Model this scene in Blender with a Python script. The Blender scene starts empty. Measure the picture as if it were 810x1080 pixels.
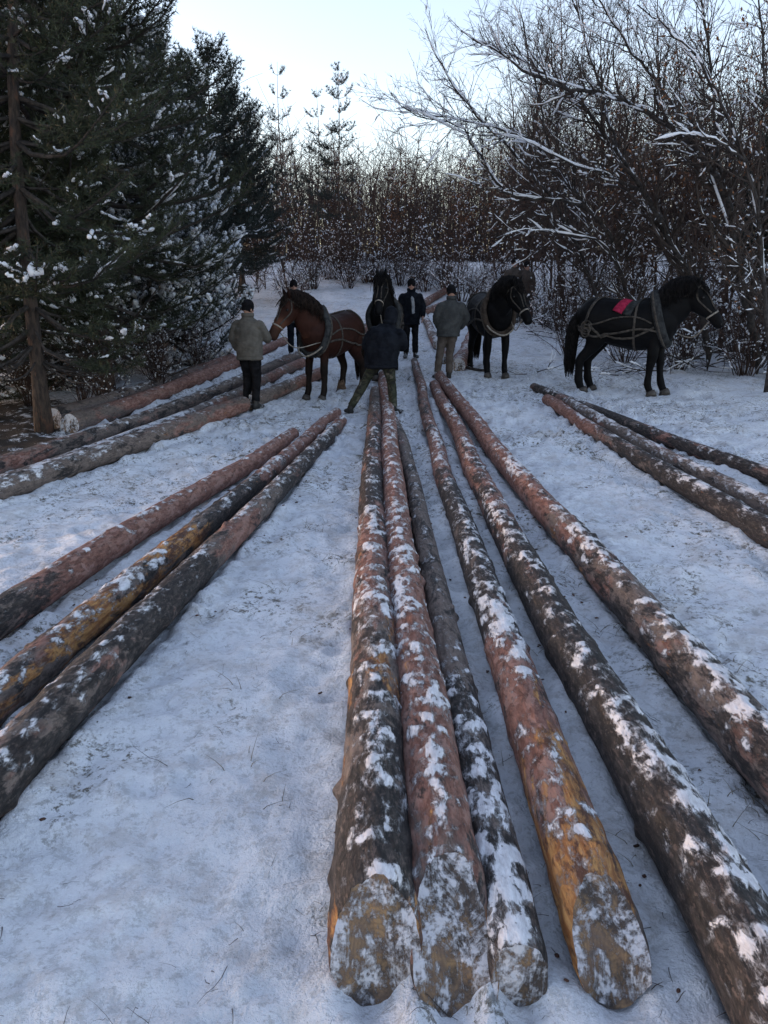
import bpy, math, random
import numpy as np
from mathutils import Vector
from mathutils.bvhtree import BVHTree

random.seed(11)
RNG = np.random.default_rng(11)
R = math.radians
SC = bpy.context.scene
COL = SC.collection

# ------------------------------------------------------------------ camera
CAM_H, PITCH, FPX = 1.85, R(16.0), 800.0
_f = np.array([0, math.cos(PITCH), -math.sin(PITCH)])
_u = np.array([0, math.sin(PITCH), math.cos(PITCH)])


def ray(px, py):
    return np.array([1.0, 0, 0]) * ((px - 405) / FPX) + _u * ((540 - py) / FPX) + _f


# ------------------------------------------------------------------ noise
def _hash(ix, iy, iz, seed):
    h = (ix.astype(np.int64) * 374761393 + iy.astype(np.int64) * 668265263 + iz.astype(np.int64) * 2147483647 + seed * 144665) & 0xFFFFFFFF
    h = ((h ^ (h >> 13)) * 1274126177) & 0xFFFFFFFF
    h = ((h ^ (h >> 16)) * 2246822519) & 0xFFFFFFFF
    return ((h ^ (h >> 15)) & 0xFFFFFF) / float(0xFFFFFF)


def vnoise(x, y, z, seed=0):
    x, y, z = np.broadcast_arrays(np.asarray(x, float), np.asarray(y, float), np.asarray(z, float))
    ix, iy, iz = np.floor(x), np.floor(y), np.floor(z)
    fx, fy, fz = x - ix, y - iy, z - iz
    fx, fy, fz = [t * t * t * (t * (t * 6 - 15) + 10) for t in (fx, fy, fz)]
    out = 0
    for dx in (0, 1):
        wx = fx if dx else 1 - fx
        for dy in (0, 1):
            wy = fy if dy else 1 - fy
            for dz in (0, 1):
                wz = fz if dz else 1 - fz
                out = out + wx * wy * wz * _hash(ix + dx, iy + dy, iz + dz, seed)
    return out * 2 - 1


def vnoise2(x, y, seed=0):
    x, y = np.asarray(x, float), np.asarray(y, float)
    ix, iy = np.floor(x), np.floor(y)
    fx, fy = x - ix, y - iy
    fx, fy = [t * t * t * (t * (t * 6 - 15) + 10) for t in (fx, fy)]
    z = np.zeros_like(ix)
    a = _hash(ix, iy, z, seed); b = _hash(ix + 1, iy, z, seed)
    c = _hash(ix, iy + 1, z, seed); d = _hash(ix + 1, iy + 1, z, seed)
    return ((a * (1 - fx) + b * fx) * (1 - fy) + (c * (1 - fx) + d * fx) * fy) * 2 - 1


def fbm2(x, y, sc, octv=3, seed=0):
    t, a, s = 0, 1.0, 0
    for o in range(octv):
        t = t + a * vnoise2(np.asarray(x) * sc, np.asarray(y) * sc, seed + o * 17)
        s += a; a *= .5; sc *= 2.03
    return t / s


def fbm3(P, sc, octv=3, seed=0):
    t, a, s = 0, 1.0, 0
    for o in range(octv):
        t = t + a * vnoise(P[:, 0] * sc, P[:, 1] * sc, P[:, 2] * sc, seed + o * 17)
        s += a; a *= .5; sc *= 2.03
    return t / s


def sstep(a, b, x):
    t = np.clip((x - a) / (b - a), 0, 1)
    return t * t * (3 - 2 * t)


# ------------------------------------------------------------------ ground height
def gz(x, y):
    x = np.asarray(x, float); y = np.asarray(y, float)
    yy = np.clip(y, 6, 34)
    z = .004 * (yy - 6) ** 2 + np.maximum(y - 34, 0) * .05
    z = z + .03 * fbm2(x, y, .35, 2, 3) * sstep(1.5, 6, y)
    z = z + .35 * sstep(7, 20, np.abs(x + 0.5)) 
    return z


def at(px, py, h=0.0):
    """the point seen at a photo pixel, h above the snow"""
    d = ray(px, py)
    t, lo, hi = 0, .5, 80.0
    prev = .5
    for k in range(400):
        t = .5 * (1.0135 ** k)
        p = d * t
        if CAM_H + p[2] < gz(p[0], p[1]) + h:
            lo, hi = prev, t
            break
        prev = t
    for _ in range(30):
        m = (lo + hi) / 2
        p = d * m
        if CAM_H + p[2] < gz(p[0], p[1]) + h: hi = m
        else: lo = m
    p = d * hi
    return np.array([p[0], p[1], CAM_H + p[2]])


def at_depth(px, py, y):
    """the point seen at a photo pixel, y metres ahead"""
    d = ray(px, py)
    p = d * (y / d[1])
    return np.array([p[0], p[1], CAM_H + p[2]])


# ------------------------------------------------------------------ mesh helpers
def raw_mesh(name, V, polys, smooth=True):
    me = bpy.data.meshes.new(name)
    V = np.ascontiguousarray(np.asarray(V, np.float32).reshape(-1, 3))
    polys = [np.asarray(p, np.int32) for p in polys if len(p)]
    nl = sum(p.size for p in polys); nf = sum(len(p) for p in polys)
    me.vertices.add(len(V)); me.vertices.foreach_set('co', V.ravel())
    me.loops.add(nl); me.polygons.add(nf)
    me.loops.foreach_set('vertex_index', np.concatenate([p.ravel() for p in polys]))
    tot = np.concatenate([np.full(len(p), p.shape[1], np.int32) for p in polys])
    st = np.concatenate([[0], np.cumsum(tot)[:-1]]).astype(np.int32)
    me.polygons.foreach_set('loop_start', st)
    me.polygons.foreach_set('use_smooth', np.full(nf, smooth))
    me.update(calc_edges=True)
    me.validate()
    return me


def mk(name, V, polys, mat, parent=None, smooth=True):
    me = raw_mesh(name, V, polys, smooth)
    return link(name, me, mat, parent)


def link(name, me, mat, parent=None):
    o = bpy.data.objects.new(name, me)
    COL.objects.link(o)
    if mat is not None:
        me.materials.clear()
        me.materials.append(mat)
    if parent is not None: o.parent = parent
    return o


def set_col(o, C, name='Col'):
    me = o.data
    a = me.color_attributes.new(name, 'FLOAT_COLOR', 'POINT')
    C = np.asarray(C, np.float32)
    if C.shape[1] == 3: C = np.hstack([C, np.ones((len(C), 1), np.float32)])
    a.data.foreach_set('color', C.ravel())


def verts_of(o):
    me = o.data
    V = np.empty(len(me.vertices) * 3, np.float32); me.vertices.foreach_get('co', V)
    return V.reshape(-1, 3).astype(float)


def norms_of(o):
    me = o.data
    N = np.empty(len(me.vertices) * 3, np.float32); me.vertices.foreach_get('normal', N)
    return N.reshape(-1, 3).astype(float)


def set_verts(o, V):
    o.data.vertices.foreach_set('co', np.asarray(V, np.float32).ravel()); o.data.update()


def empty(name, loc, rz=0.0, scale=1.0, label=None, cat=None, group=None):
    o = bpy.data.objects.new(name, None)
    COL.objects.link(o)
    o.empty_display_size = .2
    o.location = loc; o.rotation_euler = (0, 0, rz); o.scale = (scale,) * 3
    tag(o, label, cat, group)
    return o


def tag(o, label=None, cat=None, group=None, kind=None):
    if label: o['label'] = label
    if cat: o['category'] = cat
    if group: o['group'] = group
    if kind: o['kind'] = kind


def copy_tree(root, loc, rz, scale, label=None, group=None):
    c = root.copy(); COL.objects.link(c)
    c.location = loc; c.rotation_euler = (0, 0, rz); c.scale = (scale,) * 3
    if label: c['label'] = label
    if group: c['group'] = group
    for ch in root.children:
        d = ch.copy(); COL.objects.link(d); d.parent = c
        for g in ch.children:
            e = g.copy(); COL.objects.link(e); e.parent = d
    return c


def norm(v):
    v = np.asarray(v, float)
    return v / (np.linalg.norm(v, axis=-1, keepdims=True) + 1e-9)


class MB:
    """collects verts and faces into one mesh"""
    def __init__(s): s.V = []; s.F = {}; s.n = 0
    def add(s, V, polys):
        V = np.asarray(V, float).reshape(-1, 3)
        for p in polys:
            p = np.asarray(p, np.int64)
            if len(p): s.F.setdefault(p.shape[1], []).append(p + s.n)
        s.V.append(V); s.n += len(V)
    def data(s):
        return np.vstack(s.V), [np.vstack(p) for p in s.F.values()]
    def build(s, name, mat, parent=None, smooth=True):
        V, F = s.data()
        return mk(name, V, F, mat, parent, smooth)


def loft(pts, rad, up=(0, 0, 1), n=14, sq=1.0):
    """closed tube through pts, elliptic rings (a across, b along up)"""
    P = np.asarray(pts, float); m = len(P)
    rad = [(r, r) if np.isscalar(r) else r for r in rad]
    T = np.zeros_like(P)
    T[1:-1] = P[2:] - P[:-2]; T[0] = P[1] - P[0]; T[-1] = P[-1] - P[-2]
    T = norm(T)
    up = np.asarray(up, float)
    V = []
    th = np.arange(n) * 2 * math.pi / n
    for i in range(m):
        s = norm(np.cross(up, T[i])); w = norm(np.cross(T[i], s))
        c, sn = np.cos(th), np.sin(th)
        if sq != 1.0:
            c = np.sign(c) * np.abs(c) ** sq; sn = np.sign(sn) * np.abs(sn) ** sq
        V.append(P[i] + np.outer(c * rad[i][0], s) + np.outer(sn * rad[i][1], w))
    V.append(P[:1]); V.append(P[-1:])
    V = np.vstack(V)
    j = np.arange(n); j2 = (j + 1) % n
    Q = np.vstack([np.stack([i * n + j, i * n + j2, (i + 1) * n + j2, (i + 1) * n + j], 1) for i in range(m - 1)])
    c0, c1 = m * n, m * n + 1
    Tt = np.vstack([np.stack([np.full(n, c0), j2, j], 1), np.stack([np.full(n, c1), (m - 1) * n + j, (m - 1) * n + j2], 1)])
    return V, [Q, Tt]


def spline(pts, k=6):
    """Catmull-Rom resampling of a list of tuples"""
    P = np.asarray(pts, float)
    Q = np.vstack([2 * P[0] - P[1], P, 2 * P[-1] - P[-2]])
    out = []
    for i in range(1, len(Q) - 2):
        for t in np.arange(k) / k:
            a, b, c, d = Q[i - 1], Q[i], Q[i + 1], Q[i + 2]
            out.append(.5 * (2 * b + (c - a) * t + (2 * a - 5 * b + 4 * c - d) * t ** 2 + (3 * b - a - 3 * c + d) * t ** 3))
    out.append(P[-1])
    return np.array(out)


def sloft(spec, up=(0, 0, 1), n=16, k=4):
    """loft from rows (x,y,z,a,b) with a smooth path"""
    S = spline(spec, k)
    return loft(S[:, :3], [tuple(r) for r in np.maximum(S[:, 3:5], .004)], up, n)


def ball(c, r, n=12, m=8):
    rx, ry, rz = (r, r, r) if np.isscalar(r) else r
    V = [[0, 0, 1.0]]
    for i in range(1, m):
        a = math.pi * i / m
        for j in range(n):
            b = 2 * math.pi * j / n
            V.append([math.sin(a) * math.cos(b), math.sin(a) * math.sin(b), math.cos(a)])
    V.append([0, 0, -1.0])
    V = np.array(V) * [rx, ry, rz] + np.asarray(c)
    j = np.arange(n); j2 = (j + 1) % n
    T = [np.stack([np.zeros(n, int), 1 + j, 1 + j2], 1), np.stack([np.full(n, len(V) - 1), 1 + (m - 2) * n + j2, 1 + (m - 2) * n + j], 1)]
    Q = [np.stack([1 + i * n + j, 1 + (i + 1) * n + j, 1 + (i + 1) * n + j2, 1 + i * n + j2], 1) for i in range(m - 2)]
    return V, [np.vstack(Q), np.vstack(T)]


def fuse(mb, voxel, smooth, name='tmp'):
    """one continuous surface out of overlapping closed shapes"""
    V, F = mb.data()
    o = mk(name, V, F, None)
    r = o.modifiers.new('r', 'REMESH'); r.mode = 'VOXEL'; r.voxel_size = voxel
    s = o.modifiers.new('s', 'SMOOTH'); s.factor = .5; s.iterations = smooth
    dg = bpy.context.evaluated_depsgraph_get(); dg.update()
    me = bpy.data.meshes.new_from_object(o.evaluated_get(dg))
    bpy.data.objects.remove(o)
    me.polygons.foreach_set('use_smooth', np.full(len(me.polygons), True))
    return me


def tubes(polys, sides):
    """many open tubes at once: polys = [(P[n,3], r[n])]"""
    mb = MB()
    groups = {}
    for P, r in polys: groups.setdefault(len(P), []).append((P, r))
    th = np.arange(sides) * 2 * math.pi / sides
    for n, lst in groups.items():
        if n < 2: continue
        P = np.stack([a for a, b in lst]).astype(float); r = np.stack([b for a, b in lst]).astype(float)
        m = len(P)
        T = np.empty_like(P)
        T[:, 1:-1] = P[:, 2:] - P[:, :-2]; T[:, 0] = P[:, 1] - P[:, 0]; T[:, -1] = P[:, -1] - P[:, -2]
        T = norm(T)
        tm = norm(P[:, -1] - P[:, 0])
        ref = np.where((np.abs(tm[:, 2:3]) > .8), np.array([[1., 0, 0]]), np.array([[0, 0, 1.]]))[:, None, :]
        S = norm(np.cross(np.broadcast_to(ref, T.shape), T)); W = np.cross(T, S)
        V = P[:, :, None, :] + r[:, :, None, None] * (np.cos(th)[None, None, :, None] * S[:, :, None, :] + np.sin(th)[None, None, :, None] * W[:, :, None, :])
        j = np.arange(sides); j2 = (j + 1) % sides
        Q = np.vstack([np.stack([i * sides + j, i * sides + j2, (i + 1) * sides + j2, (i + 1) * sides + j], 1) for i in range(n - 1)])
        Q = (Q[None] + (np.arange(m) * n * sides)[:, None, None]).reshape(-1, 4)
        mb.add(V.reshape(-1, 3), [Q])
        # close the tips
        tipf = np.stack([(n - 1) * sides + j], 0) if sides > 2 else None
        if tipf is not None:
            tf = (tipf + (np.arange(m) * n * sides)[:, None])
            bf = (j[::-1][None] + (np.arange(m) * n * sides)[:, None])
            mb.F.setdefault(sides, []).append(tf + mb.n - m * n * sides)
            mb.F.setdefault(sides, []).append(bf + mb.n - m * n * sides)
    return mb


# ------------------------------------------------------------------ material helpers
def new_mat(name):
    m = bpy.data.materials.new(name); m.use_nodes = True
    nt = m.node_tree
    b = nt.nodes['Principled BSDF']
    b.inputs['Specular IOR Level'].default_value = .3
    return m, nt, b


def nd(nt, typ, ins=None, **props):
    n = nt.nodes.new('ShaderNode' + typ)
    for k, v in props.items(): setattr(n, k, v)
    for k, v in (ins or {}).items():
        s = n.inputs[k]
        if isinstance(v, bpy.types.NodeSocket): nt.links.new(v, s)
        else: s.default_value = v
    return n


def math_(nt, op, a, b=0.0, c=0.0, clamp=False):
    n = nd(nt, 'Math', {0: a, 1: b, 2: c}, operation=op)
    n.use_clamp = clamp
    return n.outputs[0]


def smooth_(nt, v, lo, hi):
    n = nd(nt, 'MapRange', {'Value': v, 'From Min': lo, 'From Max': hi}, interpolation_type='SMOOTHSTEP')
    return n.outputs['Result']


def mixc(nt, f, a, b, blend='MIX'):
    n = nt.nodes.new('ShaderNodeMix'); n.data_type = 'RGBA'; n.blend_type = blend
    for k, v in ((0, f), (6, a), (7, b)):
        s = n.inputs[k]
        if isinstance(v, bpy.types.NodeSocket): nt.links.new(v, s)
        else: s.default_value = v if k == 0 else (tuple(v) + (1,))[:4]
    return n.outputs[2]


def noise_(nt, vec, scale, detail=4, rough=.6, dist=0.0):
    return nd(nt, 'TexNoise', {'Vector': vec, 'Scale': scale, 'Detail': detail, 'Roughness': rough, 'Distortion': dist}).outputs['Fac']


def vscale(nt, vec, s, off=None):
    n = nd(nt, 'VectorMath', {0: vec, 1: s}, operation='MULTIPLY').outputs[0]
    if off is not None: n = nd(nt, 'VectorMath', {0: n, 1: off}, operation='ADD').outputs[0]
    return n


def bump_(nt, b, h, strength=.5, dist=.01):
    n = nd(nt, 'Bump', {'Height': h, 'Strength': strength, 'Distance': dist})
    nt.links.new(n.outputs[0], b.inputs['Normal'])


def setc(nt, b, c):
    s = b.inputs['Base Color']
    if isinstance(c, bpy.types.NodeSocket): nt.links.new(c, s)
    else: s.default_value = (tuple(c) + (1,))[:4]


SNOW = (.80, .82, .86)


def mottled(name, c1, c2, scale=20, rough=.85, bump=.3, bdist=.005, stretch=(1, 1, 1), c3=None):
    """two-colour noise material in object space"""
    m, nt, b = new_mat(name)
    v = vscale(nt, nd(nt, 'TexCoord').outputs['Object'], stretch)
    f = smooth_(nt, noise_(nt, v, scale, 5, .65), .35, .65)
    c = mixc(nt, f, c1, c2)
    if c3: c = mixc(nt, smooth_(nt, noise_(nt, v, scale * .37, 4, .7), .55, .66), c, c3)
    setc(nt, b, c); b.inputs['Roughness'].default_value = rough
    if 'cloth' in name or 'hair' in name or 'felt' in name or 'collar' in name or 'mane' in name: b.inputs['Specular IOR Level'].default_value = .06
    if bump: bump_(nt, b, noise_(nt, v, scale * 2.3, 4, .6), bump, bdist)
    return m


def mat_snow_lump():
    m, nt, b = new_mat('snow')
    v = nd(nt, 'TexCoord').outputs['Object']
    setc(nt, b, mixc(nt, noise_(nt, v, 30, 4), (.74, .77, .83), (.84, .86, .89)))
    b.inputs['Roughness'].default_value = .7
    bump_(nt, b, noise_(nt, v, 45, 5, .7), .5, .01)
    return m


def mat_ground():
    m, nt, b = new_mat('trampled_snow')
    v = nd(nt, 'TexCoord').outputs['Object']
    base = mixc(nt, smooth_(nt, noise_(nt, v, 1.3, 5, .6), .3, .7), (.66, .685, .735), (.84, .855, .885))
    at_ = nd(nt, 'Attribute', attribute_name='Col')
    sep = nd(nt, 'SeparateColor', {'Color': at_.outputs['Color']})
    # dirty, trodden snow with old grass and needles showing through
    patch = smooth_(nt, math_(nt, 'ADD', noise_(nt, v, .9, 5, .62), math_(nt, 'MULTIPLY', sep.outputs[1], .07)), .51, .64)
    spk = smooth_(nt, noise_(nt, v, 24, 7, .78, .2), .53, .60)
    spk2 = smooth_(nt, noise_(nt, vscale(nt, v, (1, 1, 1)), 9, 7, .78, .25), .53, .62)
    f = math_(nt, 'MULTIPLY', math_(nt, 'MAXIMUM', spk, spk2), math_(nt, 'ADD', math_(nt, 'MULTIPLY', patch, .85), .30), clamp=True)
    grass = mixc(nt, noise_(nt, v, 5, 3), (.10, .10, .075), (.17, .15, .12))
    c = mixc(nt, f, base, grass)
    c = mixc(nt, math_(nt, 'MULTIPLY', smooth_(nt, noise_(nt, v, 3.2, 7, .75), .49, .62), .38), c, (.45, .40, .36))
    # needle litter under the pines
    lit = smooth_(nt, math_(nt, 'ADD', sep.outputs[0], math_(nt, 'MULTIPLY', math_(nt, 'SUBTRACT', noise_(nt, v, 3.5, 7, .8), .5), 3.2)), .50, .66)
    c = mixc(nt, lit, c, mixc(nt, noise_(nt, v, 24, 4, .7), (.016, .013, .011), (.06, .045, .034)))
    setc(nt, b, c)
    b.inputs['Roughness'].default_value = .75
    h = math_(nt, 'ADD', math_(nt, 'MULTIPLY', noise_(nt, v, 16, 6, .68), 1.0), math_(nt, 'MULTIPLY', noise_(nt, v, 80, 4, .65), .3))
    bump_(nt, b, h, .9, .045)
    return m


def mat_bark():
    """felled pine: flaky red, grey and black bark, bared wood, dusting of snow. Attribute zones = dark, red, bared, snow"""
    m, nt, b = new_mat('log_bark')
    obj = nd(nt, 'TexCoord').outputs['Object']
    rnd = nd(nt, 'ObjectInfo').outputs['Random']
    off = nd(nt, 'CombineXYZ', {0: math_(nt, 'MULTIPLY', rnd, 71.0), 1: math_(nt, 'MULTIPLY', rnd, 37.0), 2: math_(nt, 'MULTIPLY', rnd, 13.0)}).outputs[0]
    v = nd(nt, 'VectorMath', {0: obj, 1: off}, operation='ADD').outputs[0]
    a = nd(nt, 'Attribute', attribute_name='zones')
    sep = nd(nt, 'SeparateColor', {'Color': a.outputs['Color']})
    D, Rd, O, S = sep.outputs[0], sep.outputs[1], sep.outputs[2], a.outputs['Alpha']

    def zone(attr, n, amp, lo, hi):
        t = math_(nt, 'ADD', attr, math_(nt, 'MULTIPLY', math_(nt, 'SUBTRACT', n, .5), amp))
        return smooth_(nt, t, lo, hi)
    nA = noise_(nt, vscale(nt, v, (1.6, 5, 5)), 1, 7, .68, .3)
    nB = noise_(nt, vscale(nt, v, (1.9, 7, 7), (9, 3, 1)), 1, 6, .65, .4)
    nC = noise_(nt, vscale(nt, v, (2.6, 6, 6), (3, 17, 5)), 1, 8, .72, .5)
    fine = noise_(nt, vscale(nt, v, (14, 42, 42)), 1, 6, .72)
    streak = noise_(nt, vscale(nt, v, (5, 60, 60)), 1, 4, .65)
    vor = nd(nt, 'TexVoronoi', {'Vector': vscale(nt, nd(nt, 'VectorMath', {0: v, 1: vscale(nt, nd(nt, 'TexNoise', {'Vector': v, 'Scale': 22, 'Detail': 3}).outputs['Color'], (.05, .05, .05))}, operation='ADD').outputs[0], (13, 26, 26)), 'Scale': 1})
    cell = nd(nt, 'SeparateColor', {'Color': vor.outputs['Color']}).outputs[0]
    grey = mixc(nt, smooth_(nt, fine, .35, .65), (.055, .043, .038), (.16, .125, .105))
    grey = mixc(nt, math_(nt, 'MULTIPLY', cell, .5), grey, (.19, .15, .13))
    red = mixc(nt, smooth_(nt, fine, .36, .64), (.10, .043, .031), (.245, .120, .090))
    red = mixc(nt, math_(nt, 'MULTIPLY', smooth_(nt, cell, .45, .95), .6), red, (.33, .20, .165))
    ochre = mixc(nt, smooth_(nt, streak, .35, .65), (.22, .085, .026), (.44, .235, .085))
    ochre = mixc(nt, smooth_(nt, noise_(nt, vscale(nt, v, (6, 14, 14), (4, 4, 4)), 1, 6, .75), .47, .58), ochre, (.085, .036, .020))
    black = mixc(nt, smooth_(nt, fine, .40, .70), (.008, .008, .0085), (.055, .046, .042))
    c = mixc(nt, zone(Rd, nA, 1.5, .42, .60), grey, red)
    c = mixc(nt, math_(nt, 'MULTIPLY', zone(D, nC, 2.1, .48, .60), .95), c, black)
    c = mixc(nt, zone(O, nB, 2.3, .56, .68), c, ochre)
    c = mixc(nt, math_(nt, 'MULTIPLY', smooth_(nt, noise_(nt, vscale(nt, v, (24, 60, 60), (3, 3, 1)), 1, 5, .75), .54, .62), .30), c, (.24, .175, .15))
    c = mixc(nt, math_(nt, 'MULTIPLY', smooth_(nt, noise_(nt, vscale(nt, v, (17, 44, 44), (6, 1, 5)), 1, 6, .75), .45, .38), .6), c, (.030, .020, .017))
    # dark scaly seams between bark plates
    seam = smooth_(nt, noise_(nt, vscale(nt, v, (7, 22, 22), (1, 8, 2)), 1, 6, .75, .8), .40, .30)
    c = mixc(nt, math_(nt, 'MULTIPLY', seam, .75), c, (.02, .016, .014))
    # snow clinging to the upper side in flakes
    nz = nd(nt, 'SeparateXYZ', {0: nd(nt, 'NewGeometry').outputs['Normal']}).outputs[2]
    nS = noise_(nt, vscale(nt, v, (16, 34, 34), (2, 2, 9)), 1, 8, .78, .5)
    t = math_(nt, 'MULTIPLY', math_(nt, 'SUBTRACT', S, .5), 2.0)
    t = math_(nt, 'ADD', t, math_(nt, 'MULTIPLY', math_(nt, 'SUBTRACT', nS, .5), 3.4))
    t = math_(nt, 'ADD', t, math_(nt, 'MULTIPLY', math_(nt, 'SUBTRACT', vor.outputs['Distance'], .45), .5))
    s = smooth_(nt, t, .16, .42)
    s = math_(nt, 'MAXIMUM', s, math_(nt, 'MULTIPLY', smooth_(nt, math_(nt, 'ADD', t, math_(nt, 'SUBTRACT', fine, .5)), -.10, .45), .52))
    s = math_(nt, 'MULTIPLY', s, smooth_(nt, nz, -.1, .35))
    c = mixc(nt, math_(nt, 'MULTIPLY', s, .92), c, mixc(nt, smooth_(nt, fine, .3, .7), (.50, .49, .51), (.80, .81, .84)))
    setc(nt, b, c)
    nt.links.new(nd(nt, 'MapRange', {'Value': streak, 'To Min': .5, 'To Max': .85}).outputs['Result'], b.inputs['Roughness'])
    h = math_(nt, 'ADD', math_(nt, 'MULTIPLY', fine, .7), math_(nt, 'MULTIPLY', vor.outputs['Distance'], -.35))
    h = math_(nt, 'ADD', h, math_(nt, 'MULTIPLY', s, .8))
    h = math_(nt, 'SUBTRACT', h, math_(nt, 'MULTIPLY', seam, .4))
    bump_(nt, b, h, .9, .012)
    return m


def mat_cut():
    m, nt, b = new_mat('sawn_wood')
    v = nd(nt, 'TexCoord').outputs['Object']
    n1 = noise_(nt, v, 9, 6, .7, .4); n2 = noise_(nt, vscale(nt, v, (1, 1.7, 1), (5, 1, 2)), 6, 7, .72, .5)
    c = mixc(nt, smooth_(nt, n1, .4, .62), (.15, .10, .07), (.30, .185, .09))
    c = mixc(nt, smooth_(nt, noise_(nt, v, 5, 6, .7), .46, .58), c, (.055, .043, .036))
    yz = nd(nt, 'VectorMath', {0: vscale(nt, v, (0, 1, 1))}, operation='LENGTH').outputs['Value']
    rg = math_(nt, 'SINE', math_(nt, 'ADD', math_(nt, 'MULTIPLY', yz, 620.0), math_(nt, 'MULTIPLY', n1, 22.0)))
    c = mixc(nt, math_(nt, 'MULTIPLY', smooth_(nt, rg, .0, 1.0), .35), c, (.10, .062, .04))
    s = smooth_(nt, math_(nt, 'ADD', n2, math_(nt, 'MULTIPLY', math_(nt, 'SUBTRACT', noise_(nt, v, 38, 7, .75), .5), .6)), .44, .57)
    c = mixc(nt, math_(nt, 'MULTIPLY', s, .8), c, (.62, .62, .65))
    c = mixc(nt, smooth_(nt, noise_(nt, v, 26, 5, .7), .54, .7), c, (.13, .105, .09))
    setc(nt, b, c); b.inputs['Roughness'].default_value = .7
    bump_(nt, b, math_(nt, 'ADD', noise_(nt, v, 40, 5, .7), s), .8, .008)
    return m


def mat_coat(name='coat', rough=.62):
    m, nt, b = new_mat(name)
    v = nd(nt, 'TexCoord').outputs['Object']
    a = nd(nt, 'Attribute', attribute_name='Col').outputs['Color']
    n = noise_(nt, vscale(nt, v, (30, 30, 12)), 1, 5, .7)
    c = mixc(nt, 1.0, a, mixc(nt, n, (.6, .6, .6), (1.35, 1.35, 1.35)), 'MULTIPLY')
    setc(nt, b, c); b.inputs['Roughness'].default_value = rough
    b.inputs['Specular IOR Level'].default_value = .10
    bump_(nt, b, noise_(nt, vscale(nt, v, (70, 70, 22)), 1, 3, .6), .35, .006)
    return m


def mat_camo():
    m, nt, b = new_mat('camouflage_cloth')
    v = nd(nt, 'TexCoord').outputs['Object']
    w = vscale(nt, v, (1, 1, 1.7))
    c = mixc(nt, smooth_(nt, noise_(nt, w, 7, 3, .5, .8), .47, .50), (.036, .038, .026), (.018, .021, .013))
    c = mixc(nt, smooth_(nt, noise_(nt, vscale(nt, v, (1, 1, 1.9), (4, 2, 7)), 8, 3, .5, .8), .55, .58), c, (.012, .012, .011))
    c = mixc(nt, smooth_(nt, noise_(nt, vscale(nt, v, (1, 1, 1.7), (1, 9, 3)), 9, 3, .5, .8), .60, .63), c, (.085, .08, .062))
    setc(nt, b, c); b.inputs['Roughness'].default_value = .9
    return m


M = {}
M['ground'] = mat_ground()
M['snow'] = mat_snow_lump()
M['bark'] = mat_bark()
M['cut'] = mat_cut()
M['coat'] = mat_coat()
M['camo'] = mat_camo()
M['pine_bark'] = mottled('pine_bark', (.026, .022, .020), (.075, .056, .046), 9, .9, .9, .02, (3, 3, .8), (.12, .065, .045))
M['dark_bark'] = mottled('grey_bark', (.020, .018, .017), (.062, .054, .050), 14, .9, .7, .01)
M['twig_bark'] = mottled('twig_bark', (.030, .024, .021), (.075, .058, .050), 6, .9, 0)
M['sap_bark'] = mottled('sapling_bark', (.032, .021, .018), (.085, .055, .044), 3, .9, 0)
M['rust_leaf'] = mottled('dry_leaf', (.10, .042, .018), (.22, .10, .045), 5, .8, 0)
M['needle'] = mottled('pine_needle', (.015, .022, .012), (.046, .056, .027), 2.2, .6, 0, c3=(.066, .066, .030))
M['needle_blue'] = mottled('blue_pine_needle', (.010, .017, .015), (.028, .040, .032), 2.2, .6, 0)
M['strap'] = mottled('harness_strap', (.026, .022, .019), (.072, .062, .052), 18, .85, .3, .002)
M['rope'] = mottled('pale_rope', (.16, .14, .115), (.30, .27, .23), 30, .9, .4, .002)
M['felt'] = mottled('collar_felt', (.018, .019, .020), (.046, .048, .049), 16, .95, .5, .006)
M['brownfelt'] = mottled('brown_collar', (.030, .024, .020), (.070, .054, .044), 16, .95, .5, .006)
M['hair'] = mottled('black_hair', (.005, .005, .0055), (.016, .014, .014), 20, .55, 0)
M['brownhair'] = mottled('dark_mane', (.007, .006, .006), (.030, .020, .016), 20, .55, 0)
M['hoof'] = mottled('hoof', (.03, .026, .023), (.07, .06, .052), 20, .5, .2, .003)
M['eye'] = mottled('eye', (.006, .005, .005), (.012, .01, .01), 20, .1, 0)
M['pink'] = mottled('crimson_cloth', (.22, .014, .04), (.34, .026, .065), 25, .9, .4, .003)
M['skin'] = mottled('skin', (.36, .20, .15), (.42, .25, .19), 14, .6, .1, .002)
M['tan'] = mottled('khaki_cloth', (.082, .076, .066), (.120, .110, .096), 7, .9, .3, .004)
M['grey'] = mottled('grey_green_cloth', (.040, .042, .043), (.064, .066, .066), 7, .9, .3, .004)
M['brown'] = mottled('brown_cloth', (.060, .050, .044), (.095, .080, .070), 8, .9, .3, .004)
M['navy'] = mottled('navy_cloth', (.0045, .0055, .0085), (.011, .013, .018), 8, .75, .3, .004)
M['black'] = mottled('black_cloth', (.0055, .0055, .0065), (.014, .014, .016), 8, .9, .3, .004)
M['lining'] = mottled('pale_lining', (.22, .23, .25), (.36, .37, .39), 12, .9, .3, .004)
M['rubber'] = mottled('dark_boot', (.010, .010, .010), (.032, .029, .026), 14, .6, .3, .003, c3=(.45, .46, .48))
M['stubble'] = mottled('dry_grass', (.10, .09, .06), (.20, .17, .11), 3, .9, 0)
M['chip'] = mottled('bark_chip', (.035, .022, .017), (.13, .065, .045), 12, .9, .3, .002)

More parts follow.
